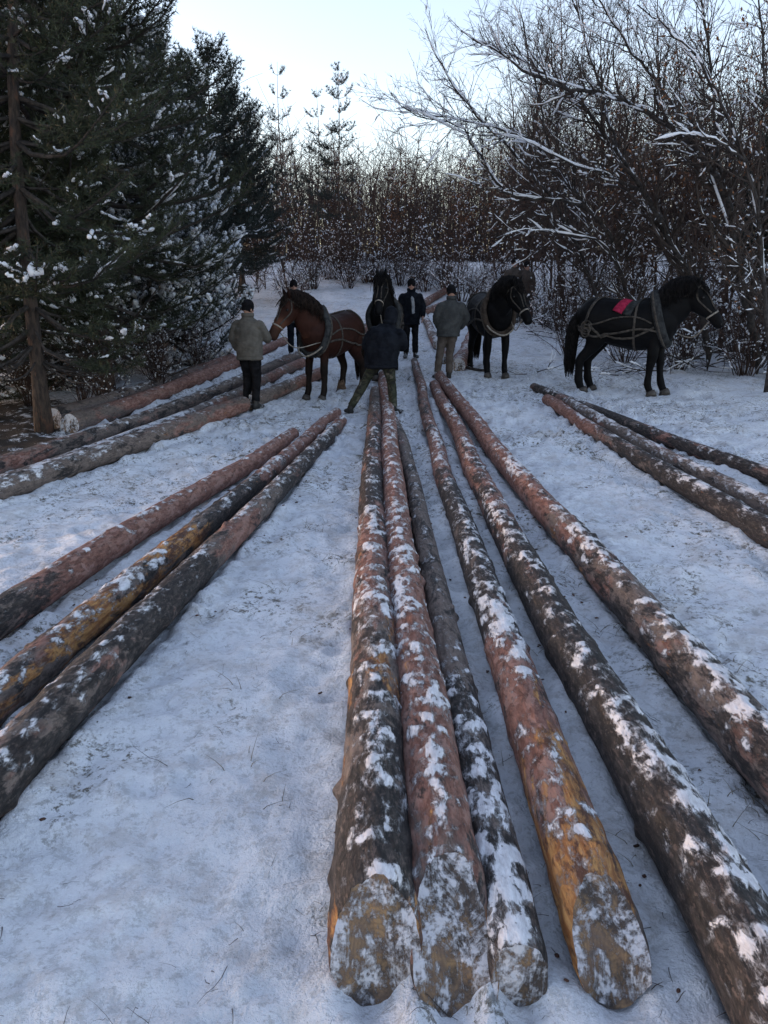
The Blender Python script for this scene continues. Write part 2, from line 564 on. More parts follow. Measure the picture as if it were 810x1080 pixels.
# ------------------------------------------------------------------ logs: (near px, far px, extra metres beyond near end, radii, zones, cut, label)
# zones rows: t along the log (0 = near end), dark, red, bared wood, snow
G_MID, G_LEFT, G_UP, G_RIGHT, G_FAR = ('logs fanned out in the middle of the clearing', 'logs lying at the near left', 'logs below the dark pines', 'logs lying on the right', 'logs in the back of the clearing')
LOGS = [
    # fan in the middle, left to right
    dict(n=(398, 1022), f=(396, 412), r=(.125, .095), z=[(0, .75, .1, .55, .55), (.04, .75, .1, .2, .85), (.07, .6, .25, .35, .85), (.14, .5, .45, .4, .8), (.3, .45, .65, .2, .55), (.45, .75, .5, .0, .5), (.6, .6, .6, 0, .35), (1, .35, .35, 0, .3)],
         cut=.9, L='dark mottled log with snowy rounded butt, first from the left of the fan', g=G_MID),
    dict(n=(484, 1046), f=(404, 395), r=(.118, .097), z=[(0, .55, .3, .5, .5), (.04, .35, .5, .4, .55), (.08, .3, .75, .35, .9), (.2, .25, .8, .25, .92), (.35, .25, .85, .05, .62), (.6, .2, .9, 0, .5), (.8, .1, 1.0, 0, .45), (1, .1, .95, 0, .5)],
         cut=1.9, L='reddish snow-dusted log with a slanting sawn face, between the camouflage man\'s legs', g=G_MID),
    dict(n=(549, 1036), f=(414, 442), bow=-.07, r=(.083, .07), z=[(0, .6, .25, .1, .86), (.06, .7, .2, 0, .84), (.11, .75, .25, 0, .6), (.2, .45, .2, .1, .38), (.45, .45, .15, .1, .32), (.7, .5, .3, 0, .4), (1, .5, .5, 0, .5)], olive=1,
         cut=.3, L='thinnest log of the fan, olive brown bark with a snow-caked butt', g=G_MID),
    dict(n=(655, 1032), f=(437, 380), r=(.106, .075), z=[(0, .35, .4, .68, .68), (.035, .4, .6, .66, .62), (.08, .35, .85, .52, .68), (.11, .45, .8, .25, .8), (.18, .7, .3, 0, .78), (.33, .75, .25, 0, .78), (.42, .3, .9, 0, .6), (.55, .5, .65, 0, .5), (1, .45, .5, 0, .45)],
         cut=1.5, L='log with ochre peeled butt and a saw notch, fourth in the fan', g=G_MID),
    dict(n=(815, 1052), f=(458, 405), e=.5, r=(.125, .09), z=[(0, .95, .1, 0, .62), (.15, .9, .15, .05, .70), (.3, .7, .5, 0, .74), (.45, .55, .7, 0, .7), (.7, .35, .85, 0, .55), (1, .3, .8, 0, .5)],
         cut=0, L='thick near-black log with snowy top, running out at the lower right corner', g=G_MID),
    dict(n=(812, 800), f=(463, 394), e=1.2, r=(.125, .095), z=[(0, .6, .35, .3, .64), (.15, .55, .4, .3, .64), (.3, .45, .55, .3, .62), (.42, .3, .75, 0, .7), (.6, .25, .85, 0, .55), (1, .3, .8, 0, .45)],
         cut=0, L='thick grey and red log, rightmost of the fan, ending near the grey-jacket man', g=G_MID),
    # near left
    dict(n=(-4, 652), f=(309, 457), e=1.4, r=(.115, .085), z=[(0, .85, .2, 0, .4), (.16, .8, .3, .1, .4), (.3, .35, .85, 0, .42), (.38, .05, 1, 0, .4), (.7, .05, 1, 0, .45), (1, .05, 1, .1, .5)],
         cut=0, L='smooth brick-red log with a blackened near end, farthest back of the three at left', g=G_LEFT),
    dict(n=(-4, 740), f=(355, 434), e=1.2, r=(.105, .075), z=[(0, .5, .6, .5, .6), (.15, .5, .45, .62, .6), (.35, .55, .3, .66, .6), (.5, .7, .25, .2, .6), (.62, .4, .7, .35, .6), (1, .2, .95, .1, .5)],
         cut=0, L='log with long orange peeled stripes, middle of the three at left', g=G_LEFT),
    dict(n=(-4, 822), f=(360, 443), e=.9, r=(.115, .08), z=[(0, .55, .45, .05, .4), (.2, .6, .4, 0, .5), (.33, .75, .3, 0, .55), (.42, .3, .55, 0, .45), (.6, .6, .35, 0, .6), (.8, .65, .4, 0, .7), (1, .4, .7, 0, .6)],
         cut=0, L='purplish grey log with black burnt-looking patches, nearest of the three at left', g=G_LEFT),
    # under the pines
    dict(n=(55, 443), f=(244, 377), r=(.16, .10), z=[(0, .4, .2, 0, .25), (.5, .5, .3, 0, .45), (1, .2, .8, 0, .4)], cut=.15, L='grey-barked log beside the pine trunk, rearmost of its pile', g=G_UP),
    dict(n=(73, 448), f=(300, 359), r=(.14, .10), z=[(0, .2, .4, .2, .2), (.4, .2, .8, .1, .3), (1, .05, 1, 0, .3)], cut=.15, L='long red-brown log next to the pine trunk, passing behind the khaki-jacket man', g=G_UP),
    dict(n=(96, 443), f=(247, 386), r=(.09, .08), z=[(0, .2, .4, .6, .3), (.5, .2, .9, 0, .3), (1, .05, 1, 0, .3)], cut=.2, L='short reddish log with pale butt in front of the long red-brown one', g=G_UP),
    dict(n=(-3, 493), f=(314, 374), e=1.0, r=(.11, .095), z=[(0, .35, .5, 0, .4), (.3, .5, .35, 0, .5), (1, .35, .35, .1, .5)], cut=0, L='grey-brown log passing just behind the khaki-jacket man\'s knees', g=G_UP),
    dict(n=(-3, 512), f=(319, 382), e=.8, r=(.09, .10), z=[(0, .4, .2, 0, 1.05), (.4, .5, .3, 0, .95), (.7, .3, .5, .1, .5), (1, .2, .6, .15, .4)], cut=0, L='log almost buried in snow at the left edge, second in front of the pine pile', g=G_UP),
    dict(n=(-3, 517), f=(256, 426), e=.8, r=(.115, .13), z=[(0, .4, .2, 0, 1.0), (.35, .45, .25, .2, .75), (.6, .4, .45, .2, .45), (1, .3, .5, .25, .35)], cut=0, fcut=1, L='log with a sawn end stopping at the khaki-jacket man\'s feet', g=G_UP),
    dict(n=(262, 424), f=(338, 393), r=(.12, .11), z=[(0, .35, .3, 0, .5), (.6, .3, .5, 0, .45), (1, .2, .7, 0, .4)], cut=.1, L='short grey log behind the brown horse\'s front hooves', g=G_UP),
    # right
    dict(n=(812, 562), f=(577, 421), e=1.2, r=(.115, .085), z=[(0, .85, .2, .2, .5), (.35, .75, .25, .2, .55), (.6, .6, .35, 0, .5), (.75, .2, .8, .1, .5), (1, .1, .85, .1, .4)], cut=0, fcut=1, L='dark log with reddish far end, nearest of the three at right', g=G_RIGHT),
    dict(n=(812, 537), f=(590, 420), e=1.2, r=(.105, .085), z=[(0, .45, .3, 0, .8), (.4, .4, .35, 0, .85), (1, .3, .5, 0, .65)], cut=0, L='snow-dusted grey log, middle of the three at right', g=G_RIGHT),
    dict(n=(812, 503), f=(563, 408), e=1.2, r=(.09, .075), z=[(0, .7, .4, 0, .4), (.45, .6, .6, 0, .4), (.6, .8, .3, 0, .4), (1, .5, .4, 0, .6)], cut=0, L='slim dark brown log nearest to the black horse at right', g=G_RIGHT),
    # back of the clearing
    dict(n=(372, 350), f=(474, 319), r=(.13, .11), z=[(0, .2, .5, .3, .4), (1, .2, .6, .1, .5)], cut=.1, L='far brown log crossing behind the two men in dark jackets', g=G_FAR),
    dict(n=(436, 325), f=(473, 303), r=(.13, .11), z=[(0, .2, .6, .2, .5), (1, .2, .6, .1, .6)], cut=.1, L='farthest log, pointing into the woods behind the men', g=G_FAR),
    dict(n=(462, 364), f=(447, 332), r=(.12, .10), z=[(0, .1, .4, .2, .75), (1, .2, .3, .1, .75)], cut=.2, L='pale snowy log lying to the left of the grey-jacket man', g=G_FAR),
    dict(n=(483, 386), f=(508, 332), r=(.15, .12), z=[(0, .1, 1, .1, .55), (.6, .1, 1, .1, .75), (1, .1, .9, .1, .8)], cut=.2, L='pink-red log lying to the right of the grey-jacket man', g=G_FAR),
    dict(n=(468, 379), f=(475, 362), r=(.12, .12), z=[(0, .2, 1, .3, .3), (1, .1, 1, .1, .5)], cut=.2, L='red log stub seen between the grey-jacket man\'s legs', g=G_FAR),
]
for L in LOGS:
    ra, rb = L['r']
    a = at(*L['n'], .75 * ra); b = at(*L['f'], .75 * rb)
    d = norm((b - a)[:2])
    if L.get('e'):
        a[:2] -= d * L['e']
    L['a'], L['b'] = a[:2], b[:2]
    L['len'] = float(np.linalg.norm(b[:2] - a[:2]))


def log_axis(L, t):
    ra, rb = L['r']
    xy = L['a'] + np.outer(t, L['b'] - L['a'])
    r = ra + (rb - ra) * t
    sd = abs(hash(L['L'])) % 97 if False else LOGS.index(L) * 7
    side = np.array([-(L['b'] - L['a'])[1], (L['b'] - L['a'])[0]]) / L['len']
    w = (fbm2(t * L['len'], np.full_like(t, sd), .33, 2, 5)) * .06 * np.minimum(1, 6 * t * (1 - t))
    w = w + L.get('bow', 0) * 4 * t * (1 - t)
    xy = xy + np.outer(w, side)
    z = gz(xy[:, 0], xy[:, 1])
    # stiff timber: smooth the ground it lies on
    k = max(3, len(t) // 8) | 1
    zs = np.convolve(np.pad(z, k // 2, mode='edge'), np.ones(k) / k, 'valid')
    return xy, np.maximum(zs, z - .02) + r * .74, r


# ------------------------------------------------------------------ snow-covered ground
def axis_grid(lo, fine0, fine1, hi, step, grow):
    mid = list(np.arange(fine0, fine1, step))
    up, s = [fine1], step
    while up[-1] < hi: s *= grow; up.append(up[-1] + s)
    dn, s = [fine0 - step], step
    while dn[-1] > lo: s *= grow; dn.append(dn[-1] - s)
    return np.array(dn[::-1] + mid + up)


gx = axis_grid(-250, -3.6, 3.8, 250, .027, 1.045)
gy = axis_grid(-40, .9, 6.5, 330, .027, 1.02)
X, Y = np.meshgrid(gx, gy)
Z = gz(X, Y)
near = sstep(45, 12, Y)
tramp = np.clip(sstep(6.5, 10.5, Y) * sstep(22, 15, Y) * sstep(6.0, 3.5, np.abs(X - .8)), 0, 1)
Z += near * (.030 * fbm2(X, Y, 1.4, 3, 21) + .026 * fbm2(X, Y, 5.5, 3, 22) + .014 * fbm2(X, Y, 15, 2, 23))
tramp = np.clip(tramp + .45 * sstep(3, 5, Y) * sstep(24, 16, Y), 0, 1)
Z += tramp * (.08 * np.minimum(0, fbm2(X, Y, 3.2, 2, 31) - .02) + .036 * np.abs(fbm2(X, Y, 6.5, 2, 32)))
rs = np.random.default_rng(5)
# foot and hoof prints
for k in range(620):
    if k < 450:
        px, py = rs.uniform(-4, 5.6), rs.uniform(9, 16)
    else:
        px, py = rs.uniform(-2.5, 4.0), rs.uniform(2.5, 9)
    a = rs.uniform(0, math.pi); l, w = (.15, .065) if k % 2 else (.075, .07)
    ix = slice(*np.searchsorted(gx, [px - .3, px + .3])); iy = slice(*np.searchsorted(gy, [py - .3, py + .3]))
    dx, dy = X[iy, ix] - px, Y[iy, ix] - py
    u, v = dx * math.cos(a) + dy * math.sin(a), -dx * math.sin(a) + dy * math.cos(a)
    q = (u / l) ** 2 + (v / w) ** 2
    dep = .065 if k < 450 else .022
    Z[iy, ix] += -dep * np.exp(-q ** 2) + dep * .4 * np.exp(-(np.sqrt(q) - 1.35) ** 2 / .08)
# snow banked and scraped along each log
for i, L in enumerate(LOGS):
    a, b = L['a'], L['b']; d = (b - a) / L['len']
    t = (X - a[0]) * d[0] + (Y - a[1]) * d[1]
    s = (X - a[0]) * -d[1] + (Y - a[1]) * d[0]
    r = L['r'][0]
    inside = sstep(-.15, .1, t) * sstep(L['len'] + .15, L['len'] - .1, t)
    nn = .5 + .9 * fbm2(X, Y, 2.3, 2, 40 + i)
    bank = np.exp(-((np.abs(s) - r * 1.05) / (.07)) ** 2) * np.clip(nn, 0, 1.6)
    Z += inside * near * (.030 * bank)
    groove = np.exp(-((s - r * 2.0 * (1 if i % 2 else -1)) / .06) ** 2)
    Z -= inside * near * .018 * groove * sstep(.3, .6, nn)
    # ground under the log drops so nothing pokes through
    Z -= inside * .05 * np.exp(-(s / (r * .6)) ** 4)
for L in LOGS[:4]:
    dx, dy = X - L['a'][0], Y - L['a'][1]
    Z += .03 * np.exp(-((np.hypot(dx, dy + .02) - .10) / .06) ** 2) * (.6 + .8 * fbm2(X, Y, 9, 3, 90)) * (dy < .12)
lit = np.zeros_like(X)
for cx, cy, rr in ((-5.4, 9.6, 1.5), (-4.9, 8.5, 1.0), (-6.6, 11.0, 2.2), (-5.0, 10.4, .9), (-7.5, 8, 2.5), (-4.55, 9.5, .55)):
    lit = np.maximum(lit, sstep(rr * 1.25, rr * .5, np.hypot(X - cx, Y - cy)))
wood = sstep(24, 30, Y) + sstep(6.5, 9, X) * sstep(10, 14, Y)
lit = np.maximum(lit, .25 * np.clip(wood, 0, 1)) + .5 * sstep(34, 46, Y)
nx, ny = len(gx), len(gy)
idx = np.arange(nx * ny).reshape(ny, nx)
Q = np.stack([idx[:-1, :-1], idx[:-1, 1:], idx[1:, 1:], idx[1:, :-1]], -1).reshape(-1, 4)
ground = mk('snow_ground', np.stack([X, Y, Z], -1).reshape(-1, 3), [Q], M['ground'])
set_col(ground, np.stack([lit * .8, tramp, 0 * lit], -1).reshape(-1, 3))
tag(ground, kind='structure')


def snow_top(x, y):
    i = np.clip(np.searchsorted(gy, y) - 1, 0, ny - 2); j = np.clip(np.searchsorted(gx, x) - 1, 0, nx - 2)
    return Z[i, j]


# ------------------------------------------------------------------ build the logs
def snow_blob_mesh(n, seed, rmin=.02, rmax=.05, spread=(.1, .1, 0)):
    """a crumbled handful of snow"""
    g = np.random.default_rng(seed); mb = MB()
    for k in range(n):
        r = g.uniform(rmin, rmax)
        V, F = ball(g.uniform(-1, 1, 3) * spread, (r * g.uniform(.9, 1.6), r * g.uniform(.8, 1.3), r * g.uniform(.5, .8)), 12, 8)
        V = V + (fbm3(V + seed, 28, 2, seed)[:, None] * .35 * r) * norm(V)
        mb.add(V, F)
    return mb


def build_log(i, L):
    ln = L['len']
    near_y = L['a'][1]
    n = 72 if near_y < 4 else 28
    if near_y < 4:
        xs = [0.0]
        while xs[-1] < ln: xs.append(xs[-1] + (.012 + .010 * max(0, xs[-1] - 2.2)))
        t = np.array(xs) / xs[-1]
    else: t = np.linspace(0, 1, int(ln / .07))
    m = len(t)
    xy, zc, r = log_axis(L, t)
    ang = math.atan2(*(L['b'] - L['a'])[::-1])
    org = np.array([L['a'][0], L['a'][1], float(zc[0])])
    ca, sa = math.cos(ang), math.sin(ang)
    lx = (xy[:, 0] - org[0]) * ca + (xy[:, 1] - org[1]) * sa
    ly = -(xy[:, 0] - org[0]) * sa + (xy[:, 1] - org[1]) * ca
    lz = zc - org[2]
    root = empty('felled_log', org, ang, 1, L['L'], 'log', L['g'])
    th = np.arange(n) * 2 * math.pi / n
    A, T = np.meshgrid(th, lx)
    base = np.stack([T, np.cos(A), np.sin(A)], -1).reshape(-1, 3)
    P = base.copy(); P[:, 0] *= 1.0
    rr = np.repeat(r, n)
    q = np.stack([base[:, 0], base[:, 1] * .12, base[:, 2] * .12], 1) + [i * 5.3, i * 2.1, 0]
    dsp = .045 * fbm3(q * [1, 3, 3], .9, 2, 60) + .05 * fbm3(q * [1, 2.2, 2.2], 4.5, 3, 61)
    dsp = dsp + .10 * np.maximum(0, fbm3(q * [.8, 1.6, 1.6], 3.0, 2, 62) - .45)          # knots
    gk = np.random.default_rng(i + 50); kx = .35
    while kx < ln - .3:                      # whorls of branch knots
        for q_ in range(gk.integers(2, 5)):
            da = np.abs((A.ravel() - gk.uniform(0, 6.283) + math.pi) % (2 * math.pi) - math.pi)
            dx_ = base[:, 0] - kx - gk.normal(0, .03); sel = np.abs(dx_) < .2
            dsp = dsp + gk.uniform(.06, .20) * sel * np.exp(-(dx_ / .035) ** 2 - (da / .22) ** 2)
        dsp = dsp + gk.uniform(.0, .05) * np.exp(-((base[:, 0] - kx) / .07) ** 2)
        kx += gk.uniform(.4, .8)
    if near_y < 4:
        f1 = fbm3(q * [1, 3.2, 3.2], 11, 3, 63)
        dsp = dsp + .05 * f1 + .035 * (.35 - np.abs(fbm3(q * [1, 3.5, 3.5], 8, 2, 64)))
    flare = 1 + .10 * np.exp(-np.repeat(lx, n) / .5)
    rr = rr * flare * (1 + dsp)
    Vy = base[:, 1] * rr + np.repeat(ly, n); Vz = base[:, 2] * rr + np.repeat(lz, n)
    Vx = base[:, 0].copy()
    # slanting chainsaw cut at the near end, clipped by a tilted plane
    slant = max(L['cut'], .05); r0 = r[0] * 1.1
    cutx = slant * 1.15 * np.log1p(np.exp(np.clip((Vz + .38 * r0) / (.16 * r0), -30, 30))) * .16 * r0 + .02 * fbm3(np.stack([Vy, Vz, Vz * 0], 1), 14, 2, 70 + i)
    if L['cut'] > 0:
        e = np.clip(1 - (Vx - cutx) / .08, 0, 1)               # softened edge
        sh = 1 - .10 * e ** 2.5
        Vy = np.repeat(ly, n) + (Vy - np.repeat(ly, n)) * sh; Vz = np.repeat(lz, n) + (Vz - np.repeat(lz, n)) * sh
        Vx = np.maximum(Vx, cutx)
    V = np.stack([Vx, Vy, Vz], 1)
    jn = np.arange(n); j2 = (jn + 1) % n
    Qf = np.vstack([np.stack([k * n + jn, k * n + j2, (k + 1) * n + j2, (k + 1) * n + jn], 1) for k in range(m - 1)])
    # drop quads squeezed flat by the cut
    ctr = V[Qf].mean(1)
    area = np.linalg.norm(np.cross(V[Qf[:, 2]] - V[Qf[:, 0]], V[Qf[:, 3]] - V[Qf[:, 1]]), axis=1)
    # lumps of frozen snow on the upper side
    zs = np.array(L['z']); tt = np.repeat(t, n)
    Sv = np.interp(tt, zs[:, 0], zs[:, 4])
    nzv = base[:, 2]
    q3 = np.stack([base[:, 0], base[:, 1] * r[0], base[:, 2] * r[0]], 1) + [i * 3.7, i, 0]
    sn_t = 1.25 * fbm3(q3 * [.8, 1, 1], 17, 4, 71) + .50 * fbm3(q3 * [.6, 1, 1], 2.1, 2, 72) + 1.15 * (Sv - .80) + .85 * (nzv - .74)
    sm = sstep(.06, .40, sn_t) * sstep(.0, .5, nzv)
    if near_y < 4:
        lump = sm * (.006 + .006 * fbm3(q3, 28, 2, 73))
        V[:, 1] += base[:, 1] * lump; V[:, 2] += base[:, 2] * lump
    flat = (ctr[:, 0] <= cutx[Qf].mean(1) + 1e-5) & (L['cut'] > 0)
    o = mk('trunk', V, [Qf[~flat]], M['bark'], root)
    zc_ = np.stack([np.interp(tt, zs[:, 0], zs[:, k]) for k in (1, 2, 3)] + [sn_t * .5 + .5], 1)
    set_col(o, zc_, 'zones')
    # end faces
    for which in (0, 1):
        if which == 0 and L['cut'] <= 0: continue
        k0 = 0 if which == 0 else m - 1
        if which == 0:
            # rim = first ring that is not clipped, per angle
            rim = np.empty((n, 3))
            for a_ in range(n):
                c = Vx.reshape(m, n)[:, a_] <= cutx.reshape(m, n)[:, a_] + 1e-6
                kk = max(0, np.where(c)[0].max()) if c.any() else 0
                rim[a_] = V[kk * n + a_]
        else:
            rim = V[k0 * n:(k0 + 1) * n].copy()
        c = rim.mean(0)
        rings = [rim]
        for f in (.93, .75, .55, .35, .15):
            p = c + (rim - c) * f
            bulge = (.012 * (1 - f) + .007 * fbm3(p * 1.0, 22, 3, 80 + i)) * (-1 if which == 0 else 1)
            p[:, 0] += bulge
            rings.append(p)
        W = np.vstack(rings + [c[None] + [-.012 if which == 0 else .012, 0, 0]])
        Qe = np.vstack([np.stack([q_ * n + j2, q_ * n + jn, (q_ + 1) * n + jn, (q_ + 1) * n + j2], 1) for q_ in range(5)])
        Te = np.stack([5 * n + j2, 5 * n + jn, np.full(n, 6 * n)], 1)
        if which: Qe, Te = Qe[:, ::-1], Te[:, ::-1]
        mk('cut_end', W, [Qe, Te], M['cut'], root)
    return root, V.reshape(m, n, 3), r


for i, L in enumerate(LOGS):
    root, LV, lr = build_log(i, L)

# ------------------------------------------------------------------ litter on the snow
g = np.random.default_rng(77)
pol = []
for k in range(1500):
    y = 1.2 + 14 * g.uniform() ** 1.3; x = g.uniform(-.62, .62) * (y + 1.0)
    if k % 4 and pol:
        q = pol[-1][0][0]; x, y = q[0] + g.normal(0, .09), q[1] + g.normal(0, .09)
    ln = g.uniform(.01, .07) if k % 13 else g.uniform(.08, .22)
    a = g.uniform(0, 2 * math.pi); kk = g.normal(0, .5)
    s = np.linspace(0, 1, 5)
    P = np.stack([x + ln * (s * math.cos(a) - kk * s * s * math.sin(a) * .5), y + ln * (s * math.sin(a) + kk * s * s * math.cos(a) * .5), s * 0], 1)
    P[:, 2] = [snow_top(p[0], p[1]) for p in P]; P[:, 2] += .004 + s * g.uniform(0, .02)
    pol.append((P, (g.uniform(.0005, .0016) * (1 + .5 * (y > 6))) * (1 - .6 * s)))
o = tubes(pol, 4).build('twig_litter', M['twig_bark']); tag(o, 'thin dark twigs and needles scattered over the trodden snow', 'twigs', kind='stuff')
pol = []
spots = [(g.uniform(-.55, .55), g.uniform(2.2, 15)) for _ in range(70)]
spots = [(a * (b + 1), b, g.uniform(.08, .3), g.integers(6, 22)) for a, b in spots]
spots += [(.62, 6.7, .35, 60), (.55, 7.6, .3, 40), (-3.1, 7.5, .3, 40), (3.2, 9.4, .6, 60), (5.2, 12.2, 1.2, 160), (2.8, 13.4, 1.0, 110), (3.8, 11.6, .9, 90), (-1.9, 13.5, .9, 90), (1.2, 18, 2.5, 160)]
for x, y, rr, nn in spots:
    for k in range(nn):
        px, py = x + g.normal(0, rr * .6), y + g.normal(0, rr * .6)
        h = g.uniform(.02, .10) * (1 + .3 * (y > 8)); a = g.uniform(0, 6.28); le = g.uniform(.3, 1.8)
        s = np.linspace(0, 1, 4)
        P = np.stack([px + math.cos(a) * le * h * s ** 1.5, py + math.sin(a) * le * h * s ** 1.5, snow_top(px, py) - .008 + h * s * (1 - .3 * s)], 1)
        pol.append((P, .0022 * (1 - .8 * s)))
o = tubes(pol, 3).build('dry_grass', M['stubble']); tag(o, 'dry grass blades poking through the snow between the logs', 'grass', kind='stuff')
mb = MB()
for k in range(420):
    if k < 260:
        L = LOGS[g.integers(0, 9)]; u = g.uniform(0, .7); d = (L['b'] - L['a']) / L['len']
        p = L['a'] + (L['b'] - L['a']) * u + np.array([-d[1], d[0]]) * (L['r'][0] + abs(g.normal(.03, .08))) * g.choice([-1, 1])
    else:
        y = g.uniform(3, 13); p = np.array([g.uniform(-.55, .55) * (y + 1), y])
    z = snow_top(*p) + .003; s = g.uniform(.003, .009) * (1 + .4 * (p[1] > 5)); a = g.uniform(0, 6.28)
    B, F = ball((0, 0, 0), (s * g.uniform(1, 2.2), s, s * .4), 7, 5)
    B = B + g.normal(0, s * .22, B.shape)
    c, s_ = math.cos(a), math.sin(a)
    B = np.stack([B[:, 0] * c - B[:, 1] * s_ + p[0], B[:, 0] * s_ + B[:, 1] * c + p[1], B[:, 2] + z], 1)
    mb.add(B, F)
o = mb.build('bark_chips', M['chip']); tag(o, 'small dark bark chips dropped on the snow beside the logs', 'bark chips', kind='stuff')

# ------------------------------------------------------------------ harness helpers
def bvh_of(o):
    me = o.data
    return BVHTree.FromPolygons([v.co.copy() for v in me.vertices], [tuple(p.vertices) for p in me.polygons])


def surf_ring(bvh, c, n1, n2, off=.01, k=40, fan=None, maxr=.8):
    """ring of points on the surface around centre c in the plane (n1, n2)"""
    out = []; nrm = []
    for i in range(k):
        a = 2 * math.pi * i / k if fan is None else fan[0] + (fan[1] - fan[0]) * i / (k - 1)
        d = Vector(norm(np.asarray(n1) * math.cos(a) + np.asarray(n2) * math.sin(a)))
        s = Vector(c) + d * maxr
        h = bvh.ray_cast(s, -d, maxr)
        p = h[0] if h[0] is not None else Vector(c) + d * .1
        out.append(np.array(p + d * off)); nrm.append(np.array(d))
    return np.array(out), np.array(nrm)


def surf_path(bvh, pts, off=.01, k=6):
    P = spline(pts, k); out = []; nrm = []
    for p in P:
        h = bvh.find_nearest(Vector(p))
        n = h[1]
        if (Vector(p) - h[0]).dot(n) < 0 and (Vector(p) - h[0]).length > .15: n = (Vector(p) - h[0]).normalized()
        out.append(np.array(h[0] + n * off)); nrm.append(np.array(n))
    return np.array(out), np.array(nrm)


def ribbon(P, Nn, w, th, closed=False, mb=None):
    """flat strap along P lying on a surface with normals Nn"""
    P = np.asarray(P); m = len(P)
    if closed:
        T = np.roll(P, -1, 0) - np.roll(P, 1, 0)
    else:
        T = np.empty_like(P); T[1:-1] = P[2:] - P[:-2]; T[0] = P[1] - P[0]; T[-1] = P[-1] - P[-2]
    T = norm(T); S = norm(np.cross(Nn, T)); Nn = norm(np.cross(T, S))
    ring = [(-1, -1), (-.8, 1), (.8, 1), (1, -1)]
    V = np.stack([P + S * (a * w / 2) + Nn * (b * th / 2) for a, b in ring], 1).reshape(-1, 3)
    Q = []
    for i in range(m if closed else m - 1):
        i2 = (i + 1) % m
        for j in range(4):
            j2 = (j + 1) % 4
            Q.append([i * 4 + j, i2 * 4 + j, i2 * 4 + j2, i * 4 + j2])
    if not closed: Q += [[0, 1, 2, 3], [(m - 1) * 4 + 3, (m - 1) * 4 + 2, (m - 1) * 4 + 1, (m - 1) * 4]]
    mb = mb or MB(); mb.add(V, [np.array(Q)])
    return mb


def round_ring(P, r, n=8, mb=None):
    """closed round tube"""
    P = np.asarray(P); m = len(P)
    T = norm(np.roll(P, -1, 0) - np.roll(P, 1, 0)); c = P.mean(0)
    Nn = norm(P - c); S = norm(np.cross(Nn, T)); Nn = np.cross(T, S)
    th = np.arange(n) * 2 * math.pi / n
    r1, r2 = (r, r) if np.isscalar(r) else r
    V = (P[:, None] + np.cos(th)[None, :, None] * S[:, None] * r1 + np.sin(th)[None, :, None] * Nn[:, None] * r2).reshape(-1, 3)
    j = np.arange(n); j2 = (j + 1) % n
    Q = np.vstack([np.stack([i * n + j, i * n + j2, ((i + 1) % m) * n + j2, ((i + 1) % m) * n + j], 1) for i in range(m)])
    mb = mb or MB(); mb.add(V, [Q])
    return mb


